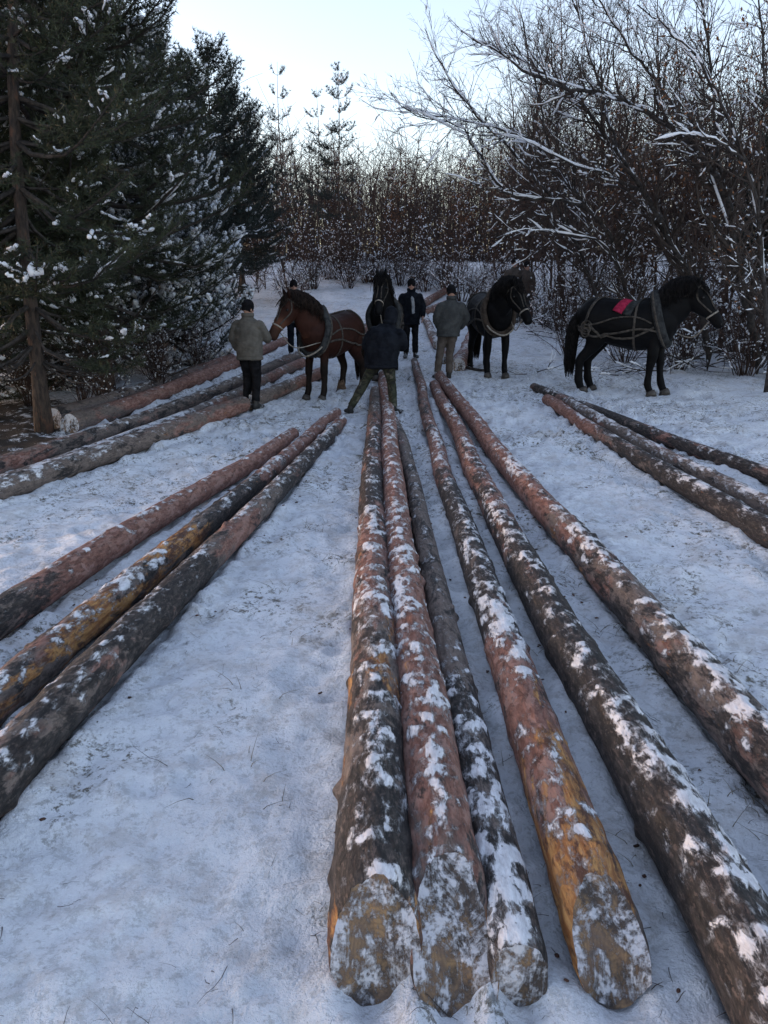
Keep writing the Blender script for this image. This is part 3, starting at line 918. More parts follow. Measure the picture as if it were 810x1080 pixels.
# ------------------------------------------------------------------ horse (front = +X, withers 1.5 m before scaling)
def horse(loc, rz, withers, label, coat, hair, poll=(1.02, 0, 1.86), hd=(.62, 0, -.78), felt='felt', strap='strap', pad=False, rear_shift=0.0, legs=None, seed=0, feather=False):
    root = empty('horse', loc, rz, withers / 1.5, label, 'horse', 'work horses in the clearing')
    mb = MB()
    mb.add(*sloft([(-.80, 0, 1.12, .09, .12), (-.73, 0, 1.14, .19, .24), (-.58, 0, 1.155, .295, .335), (-.38, 0, 1.155, .315, .34), (-.12, 0, 1.095, .325, .36), (.14, 0, 1.065, .33, .375), (.36, 0, 1.095, .295, .38), (.54, 0, 1.11, .245, .345), (.68, 0, 1.11, .17, .235), (.75, 0, 1.10, .09, .13)], n=24))
    mb.add(*sloft([(.05, 0, 1.30, .06, .10), (.28, 0, 1.38, .10, .12), (.45, 0, 1.38, .10, .13), (.60, 0, 1.36, .08, .1)], n=14))   # withers
    poll = np.array(poll, float); hd = norm(hd)
    b0 = np.array([.42, 0, 1.20]); b1 = np.array([.60, 0, 1.36])
    m1 = b1 + (poll - b1) * .45 + np.array([-.02, 0, .05]); m2 = b1 + (poll - b1) * .8 + np.array([0, 0, .02])
    neck = [(*b0, .18, .30), (*b1, .165, .31), (*m1, .130, .25), (*m2, .105, .19), (*(poll + hd * .05), .085, .14)]
    mb.add(*sloft(neck, n=18))
    side = norm(np.cross((0, 0, 1), hd)); upv = np.cross(hd, side)
    HS = 1.14
    hrow = [(-.07, .05, .06, -.02), (.02, .088, .115, -.03), (.13, .098, .145, -.055), (.24, .088, .14, -.055), (.36, .068, .10, -.03), (.47, .056, .078, -.01), (.56, .058, .076, -.012), (.62, .05, .06, -.02), (.645, .03, .035, -.025)]
    mb.add(*sloft([(*(poll + hd * s * HS + upv * o * HS), a * HS, b * HS) for s, a, b, o in hrow], n=18))
    for sd in (-1, 1):
        e0 = poll + side * sd * .055 + hd * .0 + upv * .06
        ed = norm(np.array([0, 0, 1.0]) + side * sd * .22 + hd * .12 + upv * .25)
        mb.add(*sloft([(*e0, .034, .03), (*(e0 + ed * .06), .04, .028), (*(e0 + ed * .12), .028, .018), (*(e0 + ed * .185), .006, .006)], up=upv, n=10))
        mb.add(*ball(poll + hd * .19 + side * sd * .088 + upv * .015, (.03, .03, .028)))           # eye socket
    lg = dict(fl=0, fr=0, rl=0, rr=0)
    if legs: lg.update(legs)
    for sd, k in ((1, 'fl'), (-1, 'fr')):
        o = lg[k]; y = .155 * sd
        mb.add(*sloft([(.44, y * .8, 1.12, .10, .18), (.47, y, .95, .095, .13), (.44 + o * .1, y, .80, .075, .098), (.45 + o * .35, y, .62, .070, .082), (.45 + o * .6, y, .49, .066, .070), (.445 + o * .65, y, .43, .056, .060), (.445 + o * .8, y, .30, .048, .055), (.45 + o * .95, y, .19, .056, .066), (.475 + o, y, .115, .054, .062), (.50 + o, y, .06, .055, .065), (.515 + o, y, .0, .066, .080)], up=(1, 0, 0), n=14))
    for sd, k in ((1, 'rl'), (-1, 'rr')):
        o = lg[k]; y = .155 * sd
        mb.add(*sloft([(-.50, y * .85, 1.22, .13, .20), (-.52, y, 1.02, .145, .235), (-.47 + o * .1, y * 1.05, .86, .12, .175), (-.54 + o * .3, y * 1.02, .70, .078, .105), (-.66 + o * .6, y, .55, .064, .080), (-.685 + o * .65, y, .47, .060, .072), (-.68 + o * .8, y, .34, .050, .060), (-.675 + o * .95, y, .20, .058, .070), (-.645 + o, y, .115, .054, .062), (-.62 + o, y, .06, .055, .065), (-.60 + o, y, .0, .066, .078)], up=(1, 0, 0), n=14))
    body = link('body', fuse(mb, .0145, 6), M['coat'], root)
    V = verts_of(body); N_ = norms_of(body)
    V = V + N_ * (.010 * fbm3(V, 4.5, 2, 7 + seed) + .004 * fbm3(V, 15, 2, 8))[:, None]
    set_verts(body, V)
    set_col(body, coat(V, poll, hd))
    bv = bvh_of(body)
    # hooves, eyes
    for sd in (1, -1):
        for k, x in (('f', .515), ('r', -.60)):
            o = lg[k + ('l' if sd > 0 else 'r')]
            h = MB(); h.add(*loft([(x - .012 + o, .155 * sd, .075), (x + .005 + o, .155 * sd, .04), (x + .012 + o, .155 * sd, -.012)], [(.06, .068), (.071, .080), (.079, .092)], up=(1, 0, 0), n=16))
            h.build('hoof', M['hoof'], root)
        e = MB(); e.add(*ball(poll + hd * .21 + side * sd * .112 + upv * .018, .022)); e.build('eye', M['eye'], root)
        q = MB(); q.add(*ball(poll + hd * .69 + side * sd * .043 + upv * .012, (.014, .012, .016))); q.build('nostril', M['eye'], root)
    # mane, forelock and tail
    g = np.random.default_rng(40 + seed)
    crest0 = np.array([.30, 0, 1.50]); crest = spline([tuple(crest0), tuple(b1 + np.array([-.08, 0, .25])), tuple(m1 + np.array([-.07, 0, .17])), tuple(m2 + np.array([-.05, 0, .14])), tuple(poll + np.array([-.02, 0, .09]))], 12)
    pol = []
    for k in range(620):
        i = g.integers(4, len(crest)); c = crest[i] + g.normal(0, .012, 3)
        h = bv.find_nearest(Vector(c)); c = np.array(h[0])
        sd = g.choice([-1, 1]); L = g.uniform(.16, .36) * (1.1 - .25 * i / len(crest)); out = g.uniform(.07, .15); s = np.linspace(0, 1, 6)
        P = np.stack([c[0] + g.normal(0, .05) * s + .03 * s, c[1] + sd * out * np.sin(s * 1.6), c[2] + .035 * np.sin(s * math.pi * .8) - L * s ** 1.3], 1)
        for q in range(1, 6):      # lie on the neck
            hh = bv.find_nearest(Vector(P[q]))
            if (Vector(P[q]) - hh[0]).dot(hh[1]) < .016: P[q] = np.array(hh[0] + hh[1] * g.uniform(.012, .03))
        pol.append((P, .0085 * (1 - .7 * s)))
    tubes(pol, 4).build('mane', M[hair], root)
    pol = []
    for k in range(130):
        c = poll + np.array([0, 0, .085]) + g.normal(0, .02, 3); s = np.linspace(0, 1, 6); L = g.uniform(.14, .30)
        P = c + np.outer(s, hd * L) + np.outer(np.sin(s * 3) * .5, upv * .05) + np.outer(s, side * g.normal(0, .05)) + np.outer(s, upv * .045)
        pol.append((P, .0075 * (1 - .7 * s)))
    tubes(pol, 4).build('forelock', M[hair], root)
    pol = []
    for k in range(520):
        s = np.linspace(0, 1, 8); L = g.uniform(.62, .98); sp = g.uniform(0, 1) ** .5
        a = g.uniform(0, 6.28); c = np.array([-.80, 0, 1.30]) + np.array([math.cos(a) * .025, math.sin(a) * .03, 0]) - np.array([0, 0, g.uniform(0, .28)])
        P = np.stack([c[0] - .16 * np.sin(np.minimum(s * 1.8, 1.57)) + .055 * s + math.cos(a) * .07 * sp * np.sin(s * 2.6), c[1] + math.sin(a) * .10 * sp * np.sin(s * 2.5), np.maximum(c[2] - L * (s - .12 * np.sin(s * 3.14)), .2 + g.uniform(0, .2))], 1)
        pol.append((P, .009 * (1 - .75 * s)))
    tubes(pol, 4).build('tail', M[hair], root)
    if feather:
        pol = []
        for k in range(420):
            kx, sd = (-.60, 1) if k % 2 else (-.60, -1)
            o = lg['rl' if sd > 0 else 'rr']
            a = g.uniform(0, 6.28); s = np.linspace(0, 1, 4); z0 = g.uniform(.12, .26)
            P = np.stack([kx - .05 + o + math.cos(a) * (.045 + .055 * s), .155 * sd + math.sin(a) * (.045 + .045 * s), z0 * (1 - .75 * s)], 1)
            pol.append((P, .009 * (1 - .5 * s)))
        tubes(pol, 4).build('feathering', M['feather'], root)
    # collar with hames
    cc = np.array([.49, 0, 1.16]); cu = norm([-.30, 0, .95])
    P, Nn = surf_ring(bv, cc, (0, 1, 0), cu, .022, 44)
    P = .5 * P + .25 * np.roll(P, 1, 0) + .25 * np.roll(P, -1, 0)
    round_ring(P, (.075, .05), 12).build('collar', M[felt], root)
    hm = MB(); ax = norm(np.cross((0, 1, 0), cu))
    for sd in (-1, 1):
        sel = [i for i in range(44) if Nn[i, 1] * sd > .03]
        pts = sorted(sel, key=lambda i: P[i] @ cu)
        hp = P[pts] + Nn[pts] * .045 + ax * -.025
        hm2 = MB(); hm2.add(*loft(hp, [.02] * len(hp), up=(1, .1, 0), n=8)); hm2.build('hame', M['strap'], root)
    # rings and straps
    P, Nn = surf_ring(bv, (.14, 0, 1.08), (0, 1, 0), (0, 0, 1), .008, 44); ribbon(P, Nn, .038, .012, True).build('girth', M[strap], root)
    for sd in (-1, 1):
        P, Nn = surf_path(bv, [(.52, .27 * sd, .98), (.36, .34 * sd, 1.02), (.14, .36 * sd, 1.02), (-.2, .36 * sd, .93), (-.5, .34 * sd, .90), (-.74, .26 * sd, 1.0)], .022, 8)
        ribbon(P, Nn, .034, .016).build('trace', M[strap], root)
        P, Nn = surf_path(bv, [(.40, .30 * sd, 1.12), (.15, .34 * sd, 1.22), (-.15, .34 * sd, 1.2), (-.45, .33 * sd, 1.10), (-.66, .27 * sd, 1.08)], .012, 8)
        ribbon(P, Nn, .026, .012).build('side_strap', M[strap], root)
        P, Nn = surf_path(bv, [(-.44, .02 * sd, 1.52), (-.52, .2 * sd, 1.42), (-.60, .30 * sd, 1.22), (-.66, .28 * sd, 1.04)], .012, 8)
        ribbon(P, Nn, .045, .012).build('hip_strap', M[strap], root)
    P, Nn = surf_path(bv, [(-.52, .33, 1.02), (-.70, .27, 1.03), (-.80, .12, 1.03), (-.82, 0, 1.03), (-.80, -.12, 1.03), (-.70, -.27, 1.03), (-.52, -.33, 1.02)], .014, 8)
    ribbon(P, Nn, .06, .016).build('breeching', M[strap], root)
    P, Nn = surf_path(bv, [(.40, .0, 1.52), (.1, 0, 1.47), (-.2, 0, 1.46), (-.5, 0, 1.5), (-.76, 0, 1.38)], .012, 8)
    ribbon(P, Nn, .04, .012).build('back_strap', M[strap], root)
    # breast loop hanging below the collar
    P = spline([(.56, .26, .98), (.70, .20, .86), (.77, .06, .78), (.77, -.06, .78), (.70, -.20, .86), (.56, -.26, .98)], 6)
    r_ = MB(); r_.add(*loft(P, [.014] * len(P), up=(0, 0, 1), n=8))
    if not pad: r_.build('breast_loop', M['rope' if strap == 'strap' else strap], root)
    # bridle
    for s, nm in ((.50, 'noseband'), (.04, 'headband')):
        P, Nn = surf_ring(bv, poll + hd * s + upv * -.02, side, upv, .006, 28, maxr=.4); 
        P = .5 * P + .25 * np.roll(P, 1, 0) + .25 * np.roll(P, -1, 0)
        ribbon(P, Nn, .026, .008, True).build(nm, M['rope' if nm == 'noseband' else strap], root)
    for sd in (-1, 1):
        P, Nn = surf_path(bv, [tuple(poll + hd * .03 + side * sd * .12 + upv * .05), tuple(poll + hd * .18 + side * sd * .14 - upv * .05), tuple(poll + hd * .34 + side * sd * .10 - upv * .03), tuple(poll + hd * .47 + side * sd * .08)], .007, 6)
        ribbon(P, Nn, .024, .008).build('cheek_strap', M[strap], root)
        P, Nn = surf_path(bv, [tuple(poll + hd * .06 + side * sd * .10 + upv * .10), tuple(poll + hd * .25 + side * sd * .05 + upv * .12), tuple(poll + hd * .45 + side * sd * .05 + upv * .08)], .007, 6)
        ribbon(P, Nn, .02, .008).build('face_strap', M[strap], root)
    chin = poll + hd * .56 - upv * .10
    P = spline([tuple(chin), tuple(chin * .6 + np.array([.62, .12, .95]) * .4 + [0, 0, -.16]), (.60, .20, 1.0)], 8)
    r_ = MB(); r_.add(*loft(P, [.009] * len(P), up=(0, 1, 0), n=6)); r_.build('rein', M['rope' if strap == 'strap' else strap], root)
    if pad:
        # bright pad on the back
        P, Nn = surf_path(bv, [(-.02, -.02, 1.48), (-.04, -.12, 1.46), (-.09, -.22, 1.38), (-.14, -.29, 1.28)], .022, 8)
        ribbon(P, Nn, .17, .028).build('back_pad', M['pink'], root)
        P, Nn = surf_path(bv, [(.12, -.02, 1.48), (.09, -.13, 1.45), (.05, -.23, 1.38), (.0, -.31, 1.24)], .016, 8)
        ribbon(P, Nn, .14, .02).build('saddle_pad', M[felt], root)
        # coiled chain and rings at the quarter
        for q in range(3):
            c = np.array([-.60, -.31, 1.06 - .05 * q]); h = bv.find_nearest(Vector(c)); n_ = np.array(h[1]); t_ = norm(np.cross(n_, (0, 0, 1))); u_ = np.cross(t_, n_)
            a = np.arange(18) * 2 * math.pi / 18; rad = .085 - .012 * q
            ring = np.array(h[0]) + n_ * (.02 + .012 * q) + np.outer(np.cos(a), t_) * rad + np.outer(np.sin(a), u_) * rad
            round_ring(ring, .011, 7).build('harness_ring', M['strap'], root)
        P, Nn = surf_path(bv, [(.44, -.30, 1.06), (.1, -.40, .86), (-.2, -.38, .82), (-.42, -.36, .96), (-.58, -.32, 1.1)], .016, 8)
        ribbon(P, Nn, .036, .014).build('loose_trace', M['strap'], root)
    return root


def coat_black(V, poll, hd):
    C = np.tile(np.array([.0034, .0034, .0040]), (len(V), 1))
    return C * (1 + .5 * fbm3(V, 5, 2, 3))[:, None]


def coat_bay(V, poll, hd):
    base = np.array([.027, .0098, .0066]); dark = np.array([.010, .007, .006]); tan = np.array([.11, .048, .028])
    z = V[:, 2]; q = V - poll
    s = q @ hd
    leg = sstep(.86, .52, z)
    C = base + (dark - base) * leg[:, None]
    belly = sstep(.85, 1.0, z) * 0
    top = sstep(1.30, 1.52, z) * sstep(.5, .2, V[:, 0])
    C = C + (dark * 1.4 - C) * (.55 * top)[:, None]
    head = sstep(.02, .15, s) * (V[:, 0] > .75)
    C = C + (base * 1.15 - C) * head[:, None]
    mz = head * sstep(.30, .42, s)
    C = C + (tan - C) * (mz * .55)[:, None]
    tip = head * sstep(.52, .6, s)
    C = C + (dark * 1.5 - C) * (tip * .6)[:, None]
    nk = (V[:, 0] > .55) & (z > 1.1) & (s < .02)
    C[nk] = C[nk] * .55
    return C * (1 + .35 * fbm3(V, 6, 2, 4))[:, None]


M['feather'] = mottled('tan_feathering', (.075, .048, .032), (.14, .095, .065), 14, .9, 0)


def put(px, py):
    """ground point at a photo pixel, set a little into the snow"""
    p = at(px, py); return (float(p[0]), float(p[1]), float(gz(p[0], p[1])) - .015)


p = at(335, 421)
horse((p[0] + .23, p[1] + .40, float(gz(p[0], p[1])) - .015), R(-122), 1.43, 'bay brown horse with dark mane, its muzzle at the khaki-jacket man\'s shoulder', coat_bay, 'brownhair',
      poll=(1.0, -.10, 1.70), hd=(.50, -.20, -.84), seed=1, feather=True, legs=dict(fl=.02, fr=.06, rl=-.08, rr=.16))
p = at(658, 414)
horse((p[0], p[1] + .05, float(gz(p[0], p[1])) - .015), R(-28), 1.60, 'black horse with a crimson pad on its back, standing side-on by the brush at right', coat_black, 'hair',
      poll=(.93, .0, 1.66), hd=(.60, .0, -.80), seed=2, pad=True, legs=dict(fl=.10, fr=-.06, rl=.05, rr=-.03))
p = at(524, 398)
horse((p[0] - .10, p[1] + .55, float(gz(p[0], p[1])) - .015), R(-80), 1.60, 'black horse facing the camera with a pale rope across its breast', coat_black, 'hair',
      poll=(.96, .10, 1.58), hd=(.56, .22, -.80), seed=3, felt='brownfelt', legs=dict(fl=.03, fr=-.05))
p = at_depth(404, 296, 13.9)
zz = float(gz(p[0], p[1] + .9))
horse((p[0] + .05, p[1] + .95, zz - .015), R(-94), 1.50, 'black horse facing the camera, mostly hidden behind the man in camouflage trousers', coat_black, 'hair',
      poll=(.98, .0, 1.80), hd=(.60, -.06, -.78), seed=4)


# ------------------------------------------------------------------ people (front = +X, left = +Y, 1.75 m before scaling)
def person(loc, rz, height, label, J=None, jacket='navy', trousers='black', boots='rubber', hat='black', fine=True, wide=1.0, hatkind='beanie', hem=.78, group=None, lining=False, seed=0, snowy=False):
    root = empty('person', loc, rz, height / 1.75, label, 'person', group)
    j = dict(pelvis=(0, 0, .95), waist=(0, 0, 1.10), chest=(.01, 0, 1.28), neck=(-.005, 0, 1.47), head=(.02, 0, 1.605),
             shL=(-.01, .185, 1.405), shR=(-.01, -.185, 1.405), elL=(-.05, .265, 1.13), elR=(-.05, -.265, 1.13), wrL=(.05, .25, .90), wrR=(.05, -.25, .90),
             hipL=(0, .09, .93), hipR=(0, -.09, .93), knL=(.02, .10, .50), knR=(.02, -.10, .50), anL=(-.02, .11, .09), anR=(-.02, -.11, .09), yawL=.15, yawR=-.15, look=(1, 0, -.05))
    j.update(J or {})
    A = {k: np.array(v, float) for k, v in j.items() if not np.isscalar(v)}
    vox = .0075 if fine else .012
    # ---- body: one continuous figure
    mb = MB()
    mb.add(*sloft([(*A['pelvis'] - [0, 0, .06], .13, .10), (*A['pelvis'], .155, .11), (*A['waist'], .135, .10), (*A['chest'], .16, .115), (*(A['neck'] - [0, 0, .07]), .10, .07), (*A['neck'], .062, .06), (*(A['neck'] * .4 + A['head'] * .6 - [0, 0, .02]), .055, .055)], up=(1, 0, 0), n=16))
    lk = norm(A['look']); sd = norm(np.cross((0, 0, 1), lk)); uu = np.cross(lk, sd); H = A['head']
    mb.add(*sloft([(*(H - uu * .125 + lk * .035), .03, .035), (*(H - uu * .10 + lk * .025), .05, .062), (*(H - uu * .05 + lk * .012), .066, .082), (*H, .073, .092), (*(H + uu * .06), .075, .096), (*(H + uu * .105), .055, .07), (*(H + uu * .125), .02, .03)], up=lk, n=16))
    mb.add(*sloft([(*(H + lk * .085 + uu * .03), .008, .008), (*(H + lk * .105 - uu * .005), .012, .012), (*(H + lk * .118 - uu * .022), .017, .014), (*(H + lk * .10 - uu * .032), .012, .01)], up=lk, n=8))
    mb.add(*sloft([(*(H + lk * .088 - uu * .062 - sd * .022), .006, .006), (*(H + lk * .096 - uu * .060), .009, .009), (*(H + lk * .088 - uu * .062 + sd * .022), .006, .006)], n=8))
    mb.add(*sloft([(*(H + lk * .08 + uu * .032 - sd * .05), .008, .008), (*(H + lk * .093 + uu * .035), .008, .009), (*(H + lk * .08 + uu * .032 + sd * .05), .008, .008)], n=8))
    for q in (-1, 1):
        mb.add(*ball(H + sd * q * .075 - uu * .01 - lk * .01, (.022, .014, .034) if abs(lk[0]) > .7 else (.014, .022, .034), 10, 8))
    for s, q in (('L', 1), ('R', -1)):
        sh, el, wr = A['sh' + s], A['el' + s], A['wr' + s]
        fd = norm(wr - el)
        mb.add(*sloft([(*(sh + (A['chest'] - sh) * .5 - [0, 0, .03]), .05, .05), (*(sh - [0, 0, .045]), .045, .045), (*(sh * .5 + el * .5), .044, .046), (*el, .040, .040), (*(el * .6 + wr * .4), .040, .038), (*wr, .028, .024)], up=(1, .2, 0), n=12))
        hs = norm(np.cross(fd, (0, q, 0.15))); hn = norm(np.cross(hs, fd))     # across the palm, palm normal
        pm = wr + fd * .05
        mb.add(*loft([wr, wr + fd * .03, wr + fd * .07, wr + fd * .095], [(.027, .020), (.036, .018), (.042, .017), (.038, .014)], up=hn, n=12))
        inn = np.array([0, -q, 0.0]) * 1.0
        for k, (o, Lf) in enumerate(((-.030, .068), (-.010, .078), (.010, .074), (.029, .058))):
            b = wr + fd * .088 + hs * o
            c1 = b + fd * Lf * .45 + inn * .012; c2 = c1 + (fd * .75 + inn * .6) * Lf * .32; c3 = c2 + (fd * .4 + inn * .9) * Lf * .25
            mb.add(*loft([b - fd * .02, b, c1, c2, c3], [.0095, .0095, .009, .0085, .0065], up=hs, n=8))
        tb = wr + fd * .03 + hs * -.034
        mb.add(*loft([tb - fd * .01 + hs * .012, tb + (fd * .6 - hs * .5) * .03, tb + (fd * .9 - hs * .35 + inn * .3) * .058, tb + (fd - hs * .1 + inn * .5) * .078], [.013, .012, .0105, .007], up=inn + hs * .1, n=8))
        hp, kn, an = A['hip' + s], A['kn' + s], A['an' + s]
        mb.add(*sloft([(*(hp + [0, 0, .06]), .085, .09), (*hp, .085, .092), (*(hp * .5 + kn * .5), .070, .076), (*kn, .052, .056), (*(kn * .65 + an * .35), .050, .056), (*an, .035, .04)], up=(1, 0, 0), n=12))
        yw = rz * 0 + j['yaw' + s]; td = np.array([math.cos(yw), math.sin(yw), 0])
        mb.add(*sloft([(*(an - td * .05 - [0, 0, .045]), .03, .035), (*(an + td * .02 - [0, 0, .03]), .036, .045), (*(an + td * .11 - [0, 0, .06]), .038, .026), (*(an + td * .17 - [0, 0, .068]), .025, .016)], n=10))
    link('body', fuse(mb, vox, 3), M['skin'], root)
    for q in (-1, 1):
        e = MB(); e.add(*ball(H + lk * .083 + sd * q * .031 + uu * .012, .0125, 10, 8)); e.build('eye', M['eye'], root)
    wr_amp = .008

    def cloth(name, m_, material, amp=wr_amp, sc=8):
        o = link(name, fuse(m_, .011 if fine else .016, 4), M[material], root)
        W = verts_of(o); N_ = norms_of(o)
        f = fbm3(W * [1, 1, 1.9] + seed, sc, 3, 11 + seed)
        set_verts(o, W + N_ * (amp * (f - .6 * np.abs(fbm3(W * [1, 1, 2.6], sc * 1.5, 2, 5 + seed))))[:, None])
        return o
    # ---- trousers
    mb = MB()
    mb.add(*sloft([(*(A['pelvis'] - [0, 0, .10]), .15, .125), (*A['pelvis'], .185, .14), (*(A['waist'] - [0, 0, .02]), .17, .13), (*(A['waist'] + [0, 0, .04]), .16, .12)], up=(1, 0, 0), n=18))
    for s in 'LR':
        hp, kn, an = A['hip' + s], A['kn' + s], A['an' + s]
        mb.add(*sloft([(*(hp + [0, 0, .03]), .10, .12), (*(hp - [0, 0, .05]), .105, .125), (*(hp * .5 + kn * .5), .092, .105), (*kn, .077, .085), (*(kn * .6 + an * .4), .074, .083), (*(kn * .2 + an * .8), .068, .076), (*(kn * .10 + an * .90), .066, .072)], up=(1, 0, 0), n=16))
    cloth('trousers', mb, trousers, .012, 7)
    # ---- boots
    for s in 'LR':
        an, kn = A['an' + s], A['kn' + s]; yw = j['yaw' + s]; td = np.array([math.cos(yw), math.sin(yw), 0])
        mb = MB()
        mb.add(*sloft([(*(an * .72 + kn * .28), .060, .062), (*(an * .88 + kn * .12), .056, .060), (*an, .050, .060), (*(an - [0, 0, .05]), .048, .062)], up=tuple(td), n=14))
        base = np.array([an[0], an[1], an[2] - .09])
        mb.add(*sloft([(*(base - td * .085 + [0, 0, .045]), .035, .040), (*(base - td * .05 + [0, 0, .05]), .046, .05), (*(base + td * .05 + [0, 0, .052]), .050, .052), (*(base + td * .13 + [0, 0, .04]), .055, .040), (*(base + td * .19 + [0, 0, .034]), .044, .032), (*(base + td * .215 + [0, 0, .03]), .02, .02)], n=14))
        o = cloth('boot', mb, boots, .003, 14)
    # ---- jacket
    mb = MB(); w = wide
    c, n_, wst, pl = A['chest'], A['neck'], A['waist'], A['pelvis']
    hemp = pl + (wst - pl) * 0 + np.array([0, 0, hem - .95])
    mb.add(*sloft([(*hemp, .205 * w, .155 * w), (*(pl + [0, 0, .03]), .215 * w, .165 * w), (*(wst + [0, 0, .02]), .215 * w, .165 * w), (*c, .225 * w, .165 * w), (*(c * .5 + n_ * .5), .215, .145), (*(c * .2 + n_ * .8), .165, .115), (*(n_ + [0, 0, .0]), .10, .095), (*(n_ + [0, 0, .06]), .086, .088)], up=(1, 0, 0), n=22))
    for s in 'LR':
        sh, el, wr = A['sh' + s], A['el' + s], A['wr' + s]
        mb.add(*sloft([(*(sh + (c - sh) * .45 - [0, 0, .02]), .08, .09), (*(sh - [0, 0, .035]), .078, .086), (*(sh * .55 + el * .45), .080 * w, .086 * w), (*el, .072 * w, .076 * w), (*(el * .5 + wr * .5), .066 * w, .070 * w), (*(el * .08 + wr * .92), .054, .058), (*wr, .046, .05)], up=(1, .2, 0), n=14))
    jk = cloth('jacket', mb, jacket, .013, 7)
    if fine:
        bj = bvh_of(jk)
        P, Nn = surf_ring(bj, (hemp[0], hemp[1], hemp[2] + .03), (1, 0, 0), (0, 1, 0), .004, 40)
        ribbon(P, Nn, .045, .012, True).build('hem_band', M[jacket], root)
        P, Nn = surf_ring(bj, tuple(n_ + [0, 0, .045]), (1, 0, 0), (0, 1, 0), .006, 30, maxr=.3)
        round_ring(P, (.034, .012), 8).build('collar', M[jacket], root)
        if lining:
            P, Nn = surf_path(bj, [tuple(c + [.3, .05, .10]), tuple(c + [.3, .03, -.02]), tuple(wst + [.3, .07, .02]), tuple(pl + [.3, .10, .05])], .008, 6)
            ribbon(P, Nn, .07, .012).build('lining', M['lining'], root)
    # ---- hat
    mb = MB()
    if hatkind == 'hood':
        mb.add(*sloft([(*(H - uu * .13 - lk * .03), .085, .09), (*(H - uu * .05 - lk * .02), .105, .115), (*(H + uu * .04 - lk * .01), .108, .122), (*(H + uu * .11 - lk * .01), .088, .10), (*(H + uu * .15 - lk * .01), .04, .045)], up=lk, n=18))
        V, F = mb.data(); 
    else:
        mb.add(*sloft([(*(H - uu * .045 - lk * .034), .078, .072), (*(H - uu * .01 - lk * .022), .086, .090), (*(H + uu * .035 - lk * .006), .091, .110), (*(H + uu * .075 - lk * .005), .088, .108), (*(H + uu * .115 - lk * .005), .072, .088), (*(H + uu * .148 - lk * .008), .035, .045), (*(H + uu * .155 - lk * .008), .01, .01)], up=lk, n=18))
    cloth('hat', mb, hat, .004, 16)
    return root


px, py = 266, 430
person(put(266, 430), R(72), 1.66, 'man in khaki jacket and black beanie, back turned, beside the brown horse\'s head', dict(
    elL=(.0, .285, 1.13), wrL=(.12, .26, .93), elR=(.12, -.26, 1.16), wrR=(.34, -.16, 1.10), knL=(.07, .09, .50), anL=(.03, .10, .09), knR=(.03, -.09, .50), anR=(-.06, -.10, .09), look=(1, -.3, -.1)),
    'tan', 'black', 'rubber', 'black', hem=.80, wide=1.08, seed=1)
p = at(312, 376)
person((p[0], p[1], float(gz(p[0], p[1])) - .015), R(-80), 1.66, 'man in a grey coat standing behind the brown horse\'s neck, facing the camera', None, 'grey', 'navy', 'rubber', 'black', seed=2)
person(put(404, 436), R(86), 1.63, 'man in camouflage trousers and dark hooded jacket, straddling two logs', dict(
    pelvis=(.0, .03, .90), waist=(.03, .0, 1.06), chest=(.08, -.04, 1.24), neck=(.13, -.09, 1.42), head=(.20, -.12, 1.555), shL=(.06, .13, 1.37), shR=(.06, -.265, 1.33), elL=(.10, .265, 1.10), wrL=(.30, .20, 1.02), elR=(.10, -.305, 1.10), wrR=(.32, -.22, 1.08),
    hipL=(0, .11, .88), hipR=(0, -.07, .88), knL=(.06, .30, .51), anL=(-.02, .54, .09), knR=(.05, -.135, .49), anR=(-.02, -.17, .09), yawL=.45, yawR=-.8, look=(1, -.1, -.35)),
    'navy', 'camo', 'rubber', 'navy', wide=1.30, hatkind='hood', hem=.80, seed=3)
p = at(433, 377)
person((p[0], p[1], float(gz(p[0], p[1])) - .015), R(-88), 1.70, 'man in an open dark jacket with pale lining, facing the camera', dict(elL=(.02, .27, 1.13), wrL=(.14, .26, .93)), 'navy', 'black', 'rubber', 'black', lining=True, hem=.74, seed=4)
p = at(474, 399)
person((p[0], p[1], float(gz(p[0], p[1])) - .015), R(96), 1.74, 'man in grey-green jacket and brown trousers, back to the camera near the pink-red log', dict(
    elL=(.02, .275, 1.13), wrL=(.16, .20, .96), elR=(.0, -.295, 1.14), wrR=(.15, -.22, .95), knL=(.03, .19, .50), anL=(.02, .24, .09), knR=(.02, -.0, .50), anR=(-.04, .02, .09), hipL=(0, .13, .93), hipR=(0, -.05, .93), pelvis=(0, .04, .95), neck=(.02, -.01, 1.47), look=(1, 0, -.15)),
    'grey', 'brown', 'rubber', 'black', hem=.80, wide=1.06, seed=5)
for (hx, hy, lab, s) in ((543, 271, 'distant man in a drab coat at the thicket edge, taller of the pair', 6), (556, 275, 'distant man in a drab coat at the thicket edge, shorter of the pair', 7)):
    q = at_depth(hx, hy, 22.5); z = float(gz(q[0], q[1]))
    person((q[0], q[1], z - .015), R(-95 + 20 * (s - 6)), min(1.78, q[2] - z), lab, None, 'brown', 'grey', 'rubber', 'black', fine=False, seed=s)

# ------------------------------------------------------------------ branching helpers
def twig(g, p, d, L, r, n=6, wob=.25, trop=0.0, tip=.25):
    d = norm(d); P = [np.array(p, float)]
    st = L / (n - 1)
    for k in range(n - 1):
        d = norm(d + g.normal(0, wob, 3) * .5 + np.array([0, 0, trop]) * .3)
        P.append(P[-1] + d * st)
    return np.array(P), r * np.linspace(1, tip, n)


